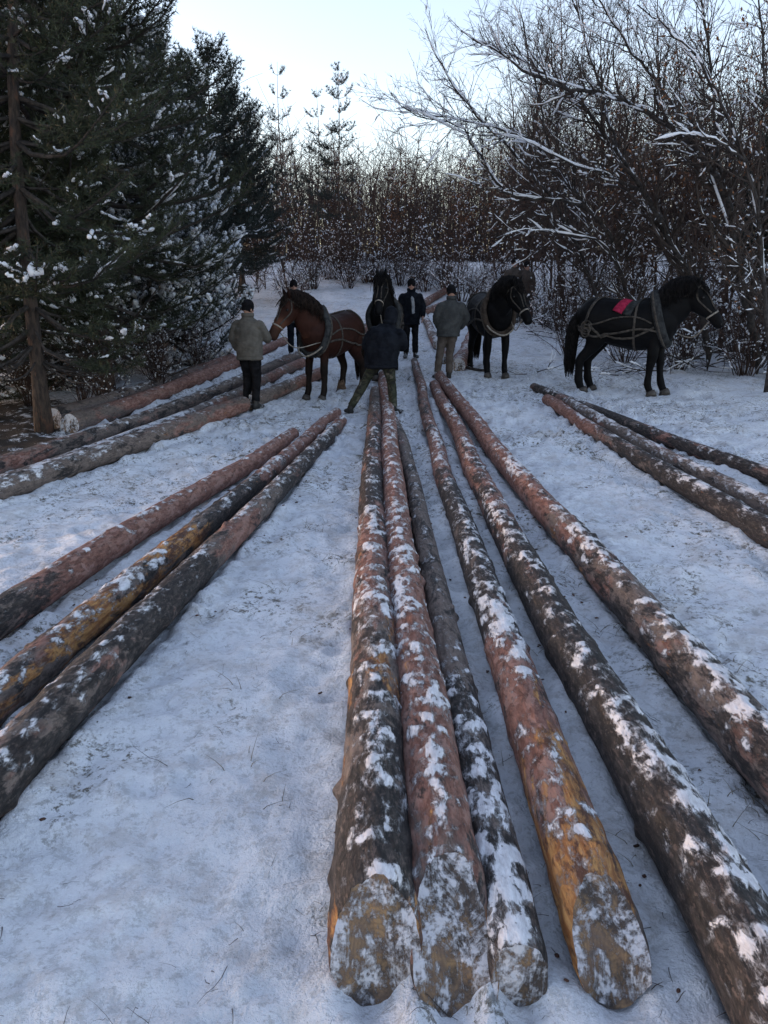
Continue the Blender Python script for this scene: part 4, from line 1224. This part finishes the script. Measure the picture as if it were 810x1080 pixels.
def ramify(g, P, r, specs, out, lvl=0):
    """side shoots along a branch; specs rows: (spacing, len lo, len hi, angle lo, angle hi, start, trop, wob, n)"""
    if lvl >= len(specs): return
    sp, l0, l1, a0, a1, st, trop, wob, n = specs[lvl]
    seg = np.linalg.norm(np.diff(P, axis=0), axis=1); cum = np.concatenate([[0], np.cumsum(seg)]); L = cum[-1]
    s = L * st + g.uniform(0, sp)
    while s < L * .98:
        i = min(np.searchsorted(cum, s) - 1, len(P) - 2); i = max(i, 0)
        f = (s - cum[i]) / max(seg[i], 1e-6)
        p = P[i] * (1 - f) + P[i + 1] * f; t = norm(P[i + 1] - P[i]); rr = r[i] * (1 - f) + r[i + 1] * f
        q = norm(np.cross(t, g.normal(0, 1, 3))); a = R(g.uniform(a0, a1))
        d = t * math.cos(a) + q * math.sin(a)
        Lc = g.uniform(l0, l1) * (1.05 - .55 * s / L)
        c = twig(g, p, d, Lc, max(rr * .6, .0032), n, wob, trop, .35)
        out.append((lvl, c[0], c[1]))
        ramify(g, c[0], c[1], specs, out, lvl + 1)
        s += sp * g.uniform(.6, 1.4)


def snow_on(g, branches, prob, thick, steep=.78, cover=(.4, 1.0)):
    """ridges of snow lying along the upper side of branches"""
    out = []
    for P, r in branches:
        if g.uniform() > prob or len(P) < 3: continue
        t = norm(P[-1] - P[0])
        if abs(t[2]) > steep: continue
        m = 7
        a = g.uniform(0, .5); b = min(1, a + g.uniform(*cover))
        u = np.linspace(a, b, m); x = np.linspace(0, 1, len(P))
        Q = np.stack([np.interp(u, x, P[:, k]) for k in range(3)], 1); rr = np.interp(u, x, r)
        w = np.maximum(rr * .5, thick * g.uniform(.6, 1.3)) * (1 + .35 * g.normal(0, 1, m)).clip(.5, 1.7)
        w[0] *= .35; w[-1] *= .3
        Q[:, 2] += rr * .55 + w * .45
        out.append((Q, w))
    return out


def mixed_tubes(lst):
    """lst of (P, r): thick ones get more sides"""
    big = [c for c in lst if c[1][0] > .03]; mid = [c for c in lst if .008 < c[1][0] <= .03]; sm = [c for c in lst if c[1][0] <= .008]
    mb = MB()
    for l, s in ((big, 9), (mid, 5), (sm, 3)):
        if l:
            V, F = tubes(l, s).data(); mb.add(V, F)
    return mb


class Proto:
    """meshes of one tree, to be linked as children of many"""
    def __init__(s): s.parts = []
    def add(s, name, mb, mat):
        V, F = mb.data(); me = raw_mesh(name, V, F, True); me.materials.append(mat); s.parts.append((name, me))
    def place(s, name, loc, rz, sc, label, cat, group=None):
        root = empty(name, loc, rz, sc, label, cat, group)
        for n, me in s.parts:
            o = bpy.data.objects.new(n, me); COL.objects.link(o); o.parent = root
            if n in ('snow_cover', 'twigs'): o['kind'] = 'stuff'
        return root


# ------------------------------------------------------------------ pines
def pine(seed, H, z0, Rb, r0, whorl=.28, nb=(4, 7), p=.65, needles=8, nl=.085, nw=.009, psnow=.15, snow_r=.03, bare=.25, sparse=1.0, lean=(0, 0), needle_mat='needle', droop=.12, shoot=.16, tuft=.075, big_snow=0, dead=True):
    g = np.random.default_rng(seed)
    pr = Proto()
    zt = np.linspace(0, H, 14)
    TP = np.stack([lean[0] * (zt / H) ** 1.5 + .05 * np.sin(zt * .9 + seed), lean[1] * (zt / H) ** 1.5 + .05 * np.cos(zt * .7 + seed), zt], 1)
    TR = r0 * (1 - .93 * (zt / H) ** .9); TR[0] *= 1.3
    wood = [(TP, TR)]; brs = []; tp = []; td = []; ts = []; snow = []
    z = z0
    while z < H - .05:
        u = (z - z0) / (H - z0)
        base = np.array([np.interp(z, zt, TP[:, k]) for k in range(3)])
        for k in range(g.integers(*nb)):
            az = g.uniform(0, 2 * math.pi)
            L = (Rb * (1 - u) ** p * min(1, .62 + u * 2.2) + .18) * g.uniform(.6, 1.12)
            el = R(-8 + 55 * u ** 1.3 + g.normal(0, 7)); h = np.array([math.cos(az), math.sin(az), 0])
            s = np.linspace(0, 1, 7)
            P = base + np.outer(s * L * math.cos(el), h) + np.outer(L * math.sin(el) * s - droop * L * np.sin(s * math.pi) + .10 * L * s ** 3, (0, 0, 1))
            P[1:] += np.cumsum(g.normal(0, .018 * L, (6, 3)), 0)
            r = np.maximum(.016 * L, .006) * (1 - .8 * s)
            brs.append((P, r))
            if z < z0 + (H - z0) * .05 and dead and g.uniform() < .6:
                out = []; ramify(g, P, r, [(.22, .2, .6, 35, 70, .25, 0, .3, 4)], out); brs += [(a, b) for _, a, b in out]; continue
            shoots = [(P[2:], r[2:])] if bare > .1 else [(P, r)]
            sh = np.arange(max(bare, .15) * L, L * .98, shoot * sparse)
            for i, d_ in enumerate(sh):
                q = d_ / L; b = np.array([np.interp(q, s, P[:, c]) for c in range(3)])
                t = norm(np.array([np.interp(min(q + .08, 1), s, P[:, c]) for c in range(3)]) - b + 1e-6 * h)
                for sd in (-1, 1):
                    if g.uniform() < .12: continue
                    an = sd * R(g.uniform(35, 65)); ca, sa = math.cos(an), math.sin(an)
                    dd = np.array([t[0] * ca - t[1] * sa, t[0] * sa + t[1] * ca, t[2] + g.uniform(-.05, .35)])
                    Ls = (.16 + .42 * L * (1 - q) * q * 1.6 + .10 * (1 - q)) * g.uniform(.7, 1.2)
                    c = twig(g, b, dd, Ls, .0055, 4, .16, .12, .4)
                    shoots.append(c)
            for (Q, r_) in shoots:
                Lq = np.linalg.norm(Q[-1] - Q[0]); n = max(2, int(Lq / tuft))
                x = np.linspace(0, 1, len(Q)); uu = np.linspace(.12, 1, n)
                pts = np.stack([np.interp(uu, x, Q[:, c]) for c in range(3)], 1)
                tp.append(pts); td.append(np.tile(norm(Q[-1] - Q[0]), (n, 1))); ts.append(np.full(n, 1.0))
                out_w = np.hypot(*(Q[-1][:2] - base[:2])) / max(Rb, .1)
                if abs(norm(Q[-1] - Q[0])[2]) < .7 and g.uniform() < psnow * (.35 + 1.0 * out_w):
                    snow.append((Q, r_))
            brs += shoots[1:]
        z += whorl * g.uniform(.75, 1.25)
    tp, td = np.vstack(tp), np.vstack(td)
    # needles: slim triangles bristling forward round each tuft point
    m = len(tp); k = needles
    dirs = td[:, None] * g.uniform(.25, .95, (m, k, 1)) + norm(g.normal(0, 1, (m, k, 3))) * .8 + np.array([0, 0, .12])
    dirs = norm(dirs); wv = norm(np.cross(dirs, g.normal(0, 1, (m, k, 3)))) * nw * .5
    b = tp[:, None] + dirs * .004; ln = nl * g.uniform(.65, 1.15, (m, k, 1))
    V = np.stack([b - wv, b + wv, b + dirs * ln * .6 + wv * .8, b + dirs * ln], 2).reshape(-1, 3)
    q = np.arange(m * k)[:, None] * 4 + np.array([[0, 1, 2, 3]])
    nm = MB(); nm.add(V, [q])
    tr = tubes(wood, 12); pr.add('trunk', tr, M['pine_bark'])
    pr.add('branches', mixed_tubes(brs), M['dark_bark'])
    pr.add('needles', nm, M[needle_mat])
    sn = []
    for Q, r_ in snow:
        x = np.linspace(0, 1, len(Q)); sd_ = norm(np.cross(Q[-1] - Q[0], (0, 0, 1)))
        for rep in range(g.integers(2, 5)):
            a_ = g.uniform(0, .75); u = np.linspace(a_, min(1.03, a_ + g.uniform(.12, .4)), 5); P = np.stack([np.interp(u, x, Q[:, c]) for c in range(3)], 1)
            w = snow_r * g.uniform(.35, 1.0) * (1 + .4 * g.normal(0, 1, 5)).clip(.5, 1.6); w[0] *= .5; w[-1] *= .6
            P = P + sd_ * g.normal(0, .03) + g.normal(0, .006, (5, 3)); P[:, 2] += .010 + w * .4 + g.uniform(0, .015)
            sn.append((P, w))
    for kq in range(big_snow):
        i = g.integers(0, m)
        for q_ in range(5):
            j = min(m - 1, i + q_ * 2); c = tp[j] + [0, 0, .03]
            sn.append((np.stack([c + g.normal(0, .05, 3) * [1, 1, .3] for _ in range(4)]), np.array([.04, .065, .06, .03])))
    if sn: pr.add('snow_cover', tubes(sn, 7), M['snow'])
    return pr


def gloc(x, y, dz=-.03): return (x, y, float(gz(x, y)) + dz)


G_PINE = 'dark pines massed at the left'
near_a = pine(1, 11.0, 1.0, 2.2, .10, whorl=.23, nb=(5, 8), psnow=.16, snow_r=.022, bare=.3, needles=10, tuft=.06, big_snow=7, lean=(1.1, 0))
near_b = pine(2, 13.0, .9, 3.0, .13, whorl=.24, nb=(5, 8), psnow=.22, snow_r=.024, bare=.25, needles=10, tuft=.062, p=.5, needle_mat='needle')
snowy = pine(3, 6.2, .25, 2.1, .07, whorl=.23, nb=(5, 8), psnow=.9, snow_r=.052, bare=.15, needles=10, tuft=.065, droop=.2, needle_mat='needle_blue', dead=False)
dark = pine(4, 7.0, 1.2, 2.0, .10, whorl=.22, nb=(5, 8), psnow=.12, bare=.3, needles=9, nl=.12, nw=.016, p=.36, needle_mat='needle_blue', snow_r=.03, tuft=.09)
lank = pine(5, 7.6, 2.2, 1.05, .055, whorl=.55, nb=(3, 6), psnow=.08, bare=.45, needles=9, nl=.12, nw=.016, sparse=1.3, needle_mat='needle_blue', dead=False)
lank2 = pine(6, 7.2, 2.6, .95, .05, whorl=.6, nb=(3, 5), psnow=.06, bare=.5, needles=9, nl=.12, nw=.016, sparse=1.4, needle_mat='needle_blue', dead=False)

near_a.place('pine_tree', gloc(-4.62, 10.1), 0, 1.0, 'pine with a pale reddish trunk beside the butts of the log pile', 'tree', G_PINE)
near_a.place('pine_tree', gloc(-5.75, 10.9), 2.3, .97, 'dark pine cut by the left edge, behind the pale-trunked one', 'tree', G_PINE)
near_b.place('pine_tree', gloc(-4.85, 13.2), 1.1, 1.0, 'tallest dense pine, its crown leaning out into the sky at upper left', 'tree', G_PINE)
near_b.place('pine_tree', gloc(-6.9, 13.0), 3.6, .95, 'tall dense pine filling the upper left corner', 'tree', G_PINE)
snowy.place('pine_tree', gloc(-4.75, 16.2), .2, 1.0, 'low bushy pine heavily loaded with snow, at the edge of the pines', 'tree', G_PINE)
snowy.place('pine_tree', gloc(-5.9, 15.0), 2.6, .95, 'bushy snow-flecked pine half hidden behind the pale-trunked pine', 'tree', G_PINE)
snowy.place('pine_tree', gloc(-4.6, 18.6), 4.0, .92, 'snowy young pine standing just behind the most snow-laden one', 'tree', G_PINE)
dark.place('pine_tree', gloc(-5.0, 24.0), .9, 1.0, 'round-crowned dark pine rising behind the snowy pines', 'tree', G_PINE)
dark.place('pine_tree', gloc(-6.2, 22.5), 2.9, 1.02, 'dark pine wedged between the tall pine and the round-crowned one', 'tree', G_PINE)
dark.place('pine_tree', gloc(-4.75, 26.5), 4.4, .86, 'smaller dark pine at the right shoulder of the round-crowned one', 'tree', G_PINE)
near_a.place('pine_tree', gloc(-7.6, 15.8), 5.1, .98, 'pine deep in the dark stand, behind the front row', 'tree', G_PINE)
near_b.place('pine_tree', gloc(-8.6, 18.5), .3, .85, 'pine deep in the dark stand, behind the front row', 'tree', G_PINE)
near_a.place('pine_tree', gloc(-7.0, 20.0), 1.7, .85, 'pine deep in the dark stand, behind the front row', 'tree', G_PINE)
near_a.place('pine_tree', gloc(-7.9, 12.2), 1.0, .95, 'pine deep in the dark stand, behind the front row', 'tree', G_PINE)
snowy.place('pine_tree', gloc(-6.3, 13.6), 1.3, .8, 'young pine in the shade between the trunks of the dark stand', 'tree', G_PINE)
near_a.place('pine_tree', gloc(-6.4, 17.2), 4.4, .9, 'pine deep in the dark stand, behind the front row', 'tree', G_PINE)
dark.place('pine_tree', gloc(-8.4, 24.5), 1.4, 1.1, 'pine deep in the dark stand, behind the front row', 'tree', G_PINE)
snowy.place('pine_tree', gloc(-5.6, 20.6), 5.0, .9, 'young pine in the shade behind the snow-laden ones', 'tree', G_PINE)
G_LANK = 'lanky young pines against the sky'
lank2.place('pine_tree', gloc(-4.0, 32), .5, 1.05, 'lanky thin pine, leftmost of the three against the sky', 'tree', G_LANK)
lank2.place('pine_tree', gloc(-2.65, 33), 2.5, .94, 'lanky thin pine, shortest and middle of the three against the sky', 'tree', G_LANK)
lank.place('pine_tree', gloc(-1.75, 32), 1.4, 1.0, 'lanky pine with layered boughs, rightmost of the three against the sky', 'tree', G_LANK)
dark.place('pine_tree', gloc(9.6, 17.5), .4, 1.1, 'dark pine at the right edge behind the bare boughs', 'tree')

# ------------------------------------------------------------------ arching snow-lined trees at right: limbs (photo px, metres ahead), then grown
def limb(pts, r0, r1):
    P = np.array([at_depth(*q) for q in pts]); P = spline([tuple(p) for p in P], 4)
    P[1:-1] += np.random.default_rng(len(pts) + int(pts[0][0])).normal(0, .018, (len(P) - 2, 3))
    return P, np.linspace(r0 * .78, r1 * .8, len(P))


ARCH = [
    ('bare tree bent far left over the clearing, snow along its upper boughs', [
        ([(748, 372, 15.6), (729, 299, 15.2), (704, 248, 15.0), (678, 202, 14.8), (653, 162, 14.6), (623, 121, 14.4), (592, 91, 14.2), (545, 62, 14.0), (498, 42, 13.8)], .085, .012),
        ([(653, 162, 14.6), (640, 120, 14.7), (622, 60, 14.8), (606, 0, 14.9), (596, -50, 15)], .035, .010),
        ([(678, 202, 14.8), (645, 186, 14.5), (600, 172, 14.2), (560, 150, 14.0), (520, 140, 13.8)], .035, .008)]),
    ('bare tree with a low snowy limb running left, behind the black horse', [
        ([(700, 378, 16.2), (676, 330, 15.9), (658, 299, 15.7), (643, 248, 15.5), (618, 218, 15.3), (582, 172, 15.1), (552, 144, 14.9), (508, 130, 14.8), (461, 122, 14.6), (425, 112, 14.5)], .07, .008),
        ([(618, 218, 15.3), (594, 213, 15.1), (572, 210, 15.0), (537, 205, 14.8), (519, 185, 14.7), (501, 157, 14.6), (481, 132, 14.5), (440, 121, 14.3), (412, 98, 14.2)], .038, .008),
        ([(653, 275, 15.6), (630, 256, 15.4), (613, 250, 15.2), (567, 243, 15.0), (548, 243, 14.9), (524, 251, 14.8)], .03, .007),
        ([(582, 172, 15.1), (572, 120, 15.1), (560, 60, 15.1), (548, 10, 15.1)], .026, .008)]),
    ('thick bare tree arching from the right edge, with one long sweeping bough', [
        ([(800, 380, 15.0), (790, 330, 14.6), (777, 283, 14.4), (769, 218, 14.2), (749, 177, 14.0), (724, 147, 13.8), (683, 119, 13.6), (643, 101, 13.4), (602, 94, 13.2), (560, 78, 13.0), (522, 52, 12.9), (486, 32, 12.8)], .095, .010),
        ([(769, 218, 14.2), (757, 160, 14.2), (752, 100, 14.3), (745, 40, 14.4), (735, -20, 14.5)], .05, .018),
        ([(724, 147, 13.8), (700, 95, 13.7), (668, 55, 13.6), (640, 15, 13.5), (620, -30, 13.4)], .035, .010)]),
    ('bare tree with a dark forked trunk by the right edge, brown leaves still on', [
        ([(812, 385, 13.2), (806, 300, 13.0), (800, 230, 12.8), (786, 170, 12.6), (762, 110, 12.4), (735, 60, 12.3), (705, 30, 12.2), (672, 5, 12.1)], .05, .010),
        ([(800, 230, 12.8), (812, 150, 12.8), (806, 70, 12.9), (800, 0, 13.0)], .036, .015),
        ([(786, 170, 12.6), (760, 150, 12.4), (725, 140, 12.3), (690, 148, 12.2)], .03, .008)]),
    ('slender bare tree leaning left behind the larger arching ones', [
        ([(640, 345, 18.0), (625, 300, 17.8), (600, 240, 17.6), (566, 190, 17.4), (530, 150, 17.2), (494, 112, 17.0), (466, 70, 16.9), (448, 30, 16.8)], .055, .010),
        ([(600, 240, 17.6), (590, 170, 17.7), (585, 100, 17.8), (580, 30, 17.9)], .035, .010)]),
]
for ti, (lab, limbs) in enumerate(ARCH):
    g = np.random.default_rng(500 + ti)
    L = [limb(*l) for l in limbs]
    root_p = L[0][0][0].copy(); root_p[2] = float(gz(root_p[0], root_p[1]))
    L[0] = (np.vstack([root_p - [0, 0, .1], L[0][0]]), np.concatenate([[L[0][1][0] * 1.2], L[0][1]]))
    out = []
    specs = [(.11, .5, 1.7, 25, 62, .15, .38, .30, 7), (.125, .25, .85, 25, 60, .12, .15, .32, 5), (.14, .12, .34, 25, 60, .2, .05, .3, 4)]
    for P, r in L: ramify(g, P, r, specs, out)
    t = empty('arching_tree', root_p, 0, 1, lab, 'tree', 'bare trees arching in from the right')
    tr = tubes([(P - root_p, r) for P, r in L], 10); tr.build('trunk', M['dark_bark'], t)
    mixed_tubes([(P - root_p, r) for _, P, r in out]).build('branches', M['twig_bark'], t)
    sn = snow_on(g, [(P - root_p, r * 1.0) for P, r in L], 1.0, .018, .95, (.8, 1.0))
    for P, r in L:      # repeated ridges on the limbs
        for k in range(7):
            i = g.integers(0, len(P) - 6); sn += snow_on(g, [(P[i:i + 7] - root_p, r[i:i + 7])], .95, .015, .93, (.5, 1))
    sn += snow_on(g, [(P - root_p, r) for l, P, r in out if l == 0], .75, .012, .8, (.25, .8))
    sn += snow_on(g, [(P - root_p, r) for l, P, r in out if l == 1], .36, .0095, .8, (.15, .5))
    sn += snow_on(g, [(P - root_p, r) for l, P, r in out if l == 2], .14, .008, .8, (.15, .5))
    tubes(sn, 6).build('snow_cover', M['snow'], t)['kind'] = 'stuff'
    if ti in (3,):
        mb = MB()
        for k in range(420):
            l, P, r = out[g.integers(0, len(out))]; c = P[-1] - root_p + g.normal(0, .02, 3); a, b = norm(g.normal(0, 1, 3)), norm(g.normal(0, 1, 3)); s = g.uniform(.02, .045)
            mb.add([c - a * s, c + b * s * .5, c + a * s, c - b * s * .5], [[[0, 1, 2, 3]]])
        mb.build('leaves', M['rust_leaf'], t)


# ------------------------------------------------------------------ bare saplings of the wood behind
def sapling(seed, H, r0, spread=.3, dens=1.0, leaf=0, psnow=.035, broom=True, start=.18):
    g = np.random.default_rng(seed); pr = Proto()
    P, r = twig(g, (0, 0, 0), (g.normal(0, .05), g.normal(0, .05), 1), H, r0, 12, .13, .3, .10)
    out = []
    specs = [(.15 / dens, H * spread * .45, H * spread, 25, 62, start, .42, .28, 7), (.17 / dens, .35, .9, 22, 60, .12, .2, .3, 5), (.22 / dens, .15, .45, 20, 55, .2, .1, .3, 3)]
    ramify(g, P, r, specs, out)
    pr.add('trunk', tubes([(P, r)], 8), M['sap_bark'])
    pr.add('branches', mixed_tubes([(a, np.maximum(b, .0045)) for _, a, b in out]), M['sap_bark'])
    sn = snow_on(g, [(a, b) for _, a, b in out], psnow, .018, .85, (.1, .35))
    if sn: pr.add('snow_cover', tubes(sn, 5), M['snow'])
    if leaf:
        mb = MB()
        for k in range(leaf):
            _, a, b = out[g.integers(0, len(out))]; c = a[g.integers(1, len(a))] + g.normal(0, .03, 3); u, v = norm(g.normal(0, 1, 3)), norm(g.normal(0, 1, 3)); s = g.uniform(.03, .06)
            mb.add([c - u * s, c + v * s * .5, c + u * s, c - v * s * .5], [[[0, 1, 2, 3]]])
        pr.add('leaves', mb, M['rust_leaf'])
    return pr


SAP = [sapling(20, 6.0, .045, .30), sapling(21, 6.8, .05, .26, .9), sapling(22, 5.2, .04, .34, 1.1, 420, .25), sapling(23, 4.6, .035, .36, 1.1, 620, .25), sapling(24, 5.6, .05, .30, 1.0, 0, .18), sapling(25, 3.6, .03, .36, 1.2, 200, .35, start=.05)]


def bush(seed, Rr, H, n, psnow, thick=.02):
    g = np.random.default_rng(seed); pr = Proto(); stems = []; out = []
    for k in range(n):
        a = g.uniform(0, 6.28); t = g.uniform(.1, 1.0)
        P, r = twig(g, (math.cos(a) * .2 * t, math.sin(a) * .2 * t, 0), (math.cos(a) * t * Rr / H, math.sin(a) * t * Rr / H, 1), H * g.uniform(.6, 1.1), .012, 7, .22, -.05, .35)
        stems.append((P, r)); ramify(g, P, r, [(.16, .25, .75, 30, 65, .12, .05, .28, 5), (.16, .12, .35, 25, 60, .15, 0, .3, 3)], out)
    pr.add('stems', mixed_tubes(stems), M['sap_bark'])
    pr.add('twigs', mixed_tubes([(a, np.maximum(b, .004)) for _, a, b in out]), M['sap_bark'])
    sn = snow_on(g, [(a, b) for _, a, b in out], psnow, thick, .85, (.12, .34)) + snow_on(g, stems, .4, thick, .9, (.12, .3))
    pr.add('snow_cover', tubes(sn, 5), M['snow'])
    return pr


BUSH = [bush(30, 1.2, 1.9, 22, .34, .016), bush(31, 1.0, 1.4, 20, .40, .018), bush(32, 1.3, 2.6, 22, .24, .015)]
g = np.random.default_rng(321)
G_SAP, G_BUSH, G_THICK = 'bare saplings of the wood behind the clearing', 'snowy bushes along the edge of the wood', 'bare stems of the thicket behind the right-hand horses'


def edge_y(x):
    return float(np.interp(x, [-14, -6, -3.4, -2.2, 1.2, 3.0, 4.8, 6.5, 8.5, 12], [19, 22.5, 25.5, 28.2, 28.4, 24.5, 20.4, 18.0, 16.4, 14.5]))


for k in range(118):
    x = g.uniform(-15, 17)
    y = max(27.6, edge_y(x) + 1.2) + 14 * g.uniform() ** 1.3
    if abs(x) > .56 * y: x = g.uniform(-.5, .5) * y
    leafy = -7.5 < x < 5 and g.uniform() < .45
    v = SAP[g.choice([2, 3, 5])] if leafy else SAP[g.choice([0, 1, 2, 4, 5])]
    lab = 'bare brown sapling among many alike in the wood behind the clearing'
    v.place('sapling', gloc(x, y, -.1), g.uniform(0, 6.28), g.uniform(.7, 1.0) * (1.05 if x > 4 else .92), lab, 'tree', G_SAP)
for k in range(64):
    x = g.uniform(3.6, 14); y = edge_y(x) + .4 + g.uniform(0, 7.5)
    v = SAP[g.choice([0, 1, 4, 5, 2])]
    v.place('sapling', gloc(x, y, -.1), g.uniform(0, 6.28), g.uniform(.85, 1.35), 'bare grey sapling among the tangled stems behind the black horses at right', 'tree', G_THICK)
for k in range(64):
    x = -8.5 + 22 * (k + g.uniform(0, 1)) / 64; y = edge_y(x) + g.uniform(-.1, 2.4)
    if x < -3.2: continue
    BUSH[g.integers(0, 3)].place('snowy_bush', gloc(x, y, -.05), g.uniform(0, 6.28), g.uniform(.65, 1.1), 'twiggy bush flecked with snow along the foot of the wood', 'bush', G_BUSH)
for x, y, sc_ in ((6.0, 15.6, .8), (7.0, 14.9, .9), (7.9, 14.3, .9), (5.2, 16.6, .8), (8.4, 13.4, .8), (6.6, 16.8, 1.0), (7.7, 16.0, 1.0), (4.2, 17.6, .7), (8.9, 14.8, 1.0)):
    BUSH[g.integers(0, 3)].place('snowy_bush', gloc(x, y, -.05), g.uniform(0, 6.28), sc_, 'twiggy bush growing close behind the black horse at right', 'bush', 'bushes behind the right-hand horse')
# bare shrubs below the pines
for x, y, s in ((-4.35, 11.9, .6), (-4.9, 12.4, .55), (-3.9, 13.3, .5), (-5.6, 12.0, .6), (-4.3, 14.6, .6), (-3.7, 15.3, .5)):
    BUSH[2].place('bare_shrub', gloc(x, y, -.03), x * 3, s, 'thin bare shrub in the shade under the dark pines', 'shrub', 'bare shrubs under the pines')
# the deep wood: far too many stems to count
pol = []
for k in range(2600):
    y = 36 + 30 * g.uniform(); x = g.uniform(-.62, .62) * y; H = g.uniform(3.6, 6.8) * (1.0 if abs(x) < 8 else 1.25) * (.9 if -3 < x < 6 else 1)
    z = float(gz(x, y)); P, r = twig(g, (x, y, z - .1), (g.normal(0, .10), g.normal(0, .10), 1), H, g.uniform(.02, .05), 6, .16, .3, .2)
    pol.append((P, r))
    for q in range(18):
        i = g.integers(0, 5); a = g.uniform(0, 6.28); c = twig(g, P[i] + (P[i + 1] - P[i]) * g.uniform(), (math.cos(a), math.sin(a), g.uniform(.1, 1.1)), g.uniform(.6, 2.0), .014, 4, .35, .2, .4)
        pol.append(c)
o = tubes(pol, 3).build('far_woodland', M['sap_bark']); tag(o, 'brown haze of bare stems deep in the wood beyond the clearing', 'woodland', kind='stuff')

# ------------------------------------------------------------------ brushwood on the ground
def brush_heap(px, py, n, wx, wy, h, seed, label, name='brush_pile', lmax=1.7):
    g = np.random.default_rng(seed); c0 = at(px, py); c0[2] = gz(c0[0], c0[1])
    t = empty(name, c0, 0, 1, label, 'brushwood'); st = []; out = []
    for k in range(n):
        a = g.uniform(0, 6.28); p = np.array([g.normal(0, wx), g.normal(0, wy), 0])
        p[2] = float(gz(c0[0] + p[0], c0[1] + p[1])) - c0[2] + abs(g.normal(0, h)) * .5
        P, r = twig(g, p, (math.cos(a), math.sin(a) * .7, g.uniform(-.1, .55)), g.uniform(.5, lmax), g.uniform(.006, .018), 7, .22, -.12, .3)
        P[:, 2] = np.maximum(P[:, 2], np.array([float(gz(c0[0] + q[0], c0[1] + q[1])) for q in P]) - c0[2] + .005)
        st.append((P, r)); ramify(g, P, r, [(.2, .2, .6, 25, 60, .15, .0, .3, 4), (.2, .1, .25, 25, 60, .2, 0, .3, 3)], out)
    mixed_tubes(st).build('boughs', M['dark_bark'], t); mixed_tubes([(a, b) for _, a, b in out]).build('twigs', M['twig_bark'], t)['kind'] = 'stuff'
    sn = snow_on(g, st, .5, .016, .8, (.2, .6)) + snow_on(g, [(a, b) for _, a, b in out], .16, .012, .8)
    if sn: tubes(sn, 5).build('snow_cover', M['snow'], t)['kind'] = 'stuff'


brush_heap(752, 392, 46, .75, .4, .55, 1, 'tangled pile of cut branches on the snow in front of the black horse at right')
brush_heap(585, 352, 34, 1.0, .6, .5, 2, 'low tangle of snowy brushwood behind the horse with the pale breast rope')
brush_heap(650, 395, 14, .6, .3, .10, 3, 'scatter of dark sticks lying under the belly of the black horse at right', 'stick_litter', .8)
a, b = at(478, 383, .05), at(512, 389, .05)
g = np.random.default_rng(8)
P, r = twig(g, (0, 0, 0), (b - a), float(np.linalg.norm(b - a)) * 1.1, .045, 9, .10, 0, .5); out = []
ramify(g, P, r, [(.16, .12, .4, 30, 70, .2, .05, .3, 4)], out)
t = empty('fallen_branch', a, 0, 1, 'dark broken branch on the snow between the grey-jacket man and the horse', 'branch')
tubes([(P, r)], 8).build('stem', M['dark_bark'], t); mixed_tubes([(q, s) for _, q, s in out]).build('twigs', M['dark_bark'], t)

# ------------------------------------------------------------------ light, sky, camera
SUN_EL, SUN_AZ = R(4.0), R(-78.0)          # dusk: the sun is about to set behind the pines on the left
w = bpy.data.worlds.new('World'); SC.world = w; w.use_nodes = True
nt = w.node_tree; bg = nt.nodes['Background']
sky = nt.nodes.new('ShaderNodeTexSky'); sky.sky_type = 'NISHITA'; sky.sun_disc = False
sky.sun_elevation = SUN_EL; sky.sun_rotation = SUN_AZ
sky.altitude = 400; sky.air_density = 1.0; sky.dust_density = 1.3; sky.ozone_density = 1.3
hs = nt.nodes.new('ShaderNodeHueSaturation'); hs.inputs['Saturation'].default_value = .80
nt.links.new(sky.outputs[0], hs.inputs['Color']); tint = nt.nodes.new('ShaderNodeMix'); tint.data_type = 'RGBA'; tint.blend_type = 'MULTIPLY'; tint.inputs[0].default_value = 1; tint.inputs[7].default_value = (1.04, .965, 1.065, 1)
nt.links.new(hs.outputs[0], tint.inputs[6]); nt.links.new(tint.outputs[2], bg.inputs['Color'])
bg.inputs['Strength'].default_value = .15
sl = bpy.data.lights.new('sun', 'SUN'); sl.energy = .03; sl.angle = R(15); sl.color = (1, .86, .72)
so = bpy.data.objects.new('sun', sl); COL.objects.link(so)
dirv = Vector((math.sin(SUN_AZ) * math.cos(SUN_EL), math.cos(SUN_AZ) * math.cos(SUN_EL), math.sin(SUN_EL)))
so.rotation_euler = dirv.to_track_quat('Z', 'Y').to_euler()
so.location = (0, 0, 30)
cam = bpy.data.cameras.new('camera'); co = bpy.data.objects.new('camera', cam); COL.objects.link(co)
cam.sensor_fit = 'VERTICAL'; cam.sensor_height = 36; cam.lens = 36 * FPX / 1080
cam.clip_start = .05; cam.clip_end = 2000
co.location = (0, 0, CAM_H); co.rotation_euler = (R(90) - PITCH, 0, 0)
SC.camera = co
SC.view_settings.view_transform = 'Standard'; SC.view_settings.look = 'None'
SC.view_settings.exposure = 2.48; SC.view_settings.gamma = 1.0; SC.view_settings.use_curve_mapping = False
SC.cycles.use_denoising = True
SC.cycles.max_bounces = 6; SC.cycles.diffuse_bounces = 3; SC.cycles.glossy_bounces = 2
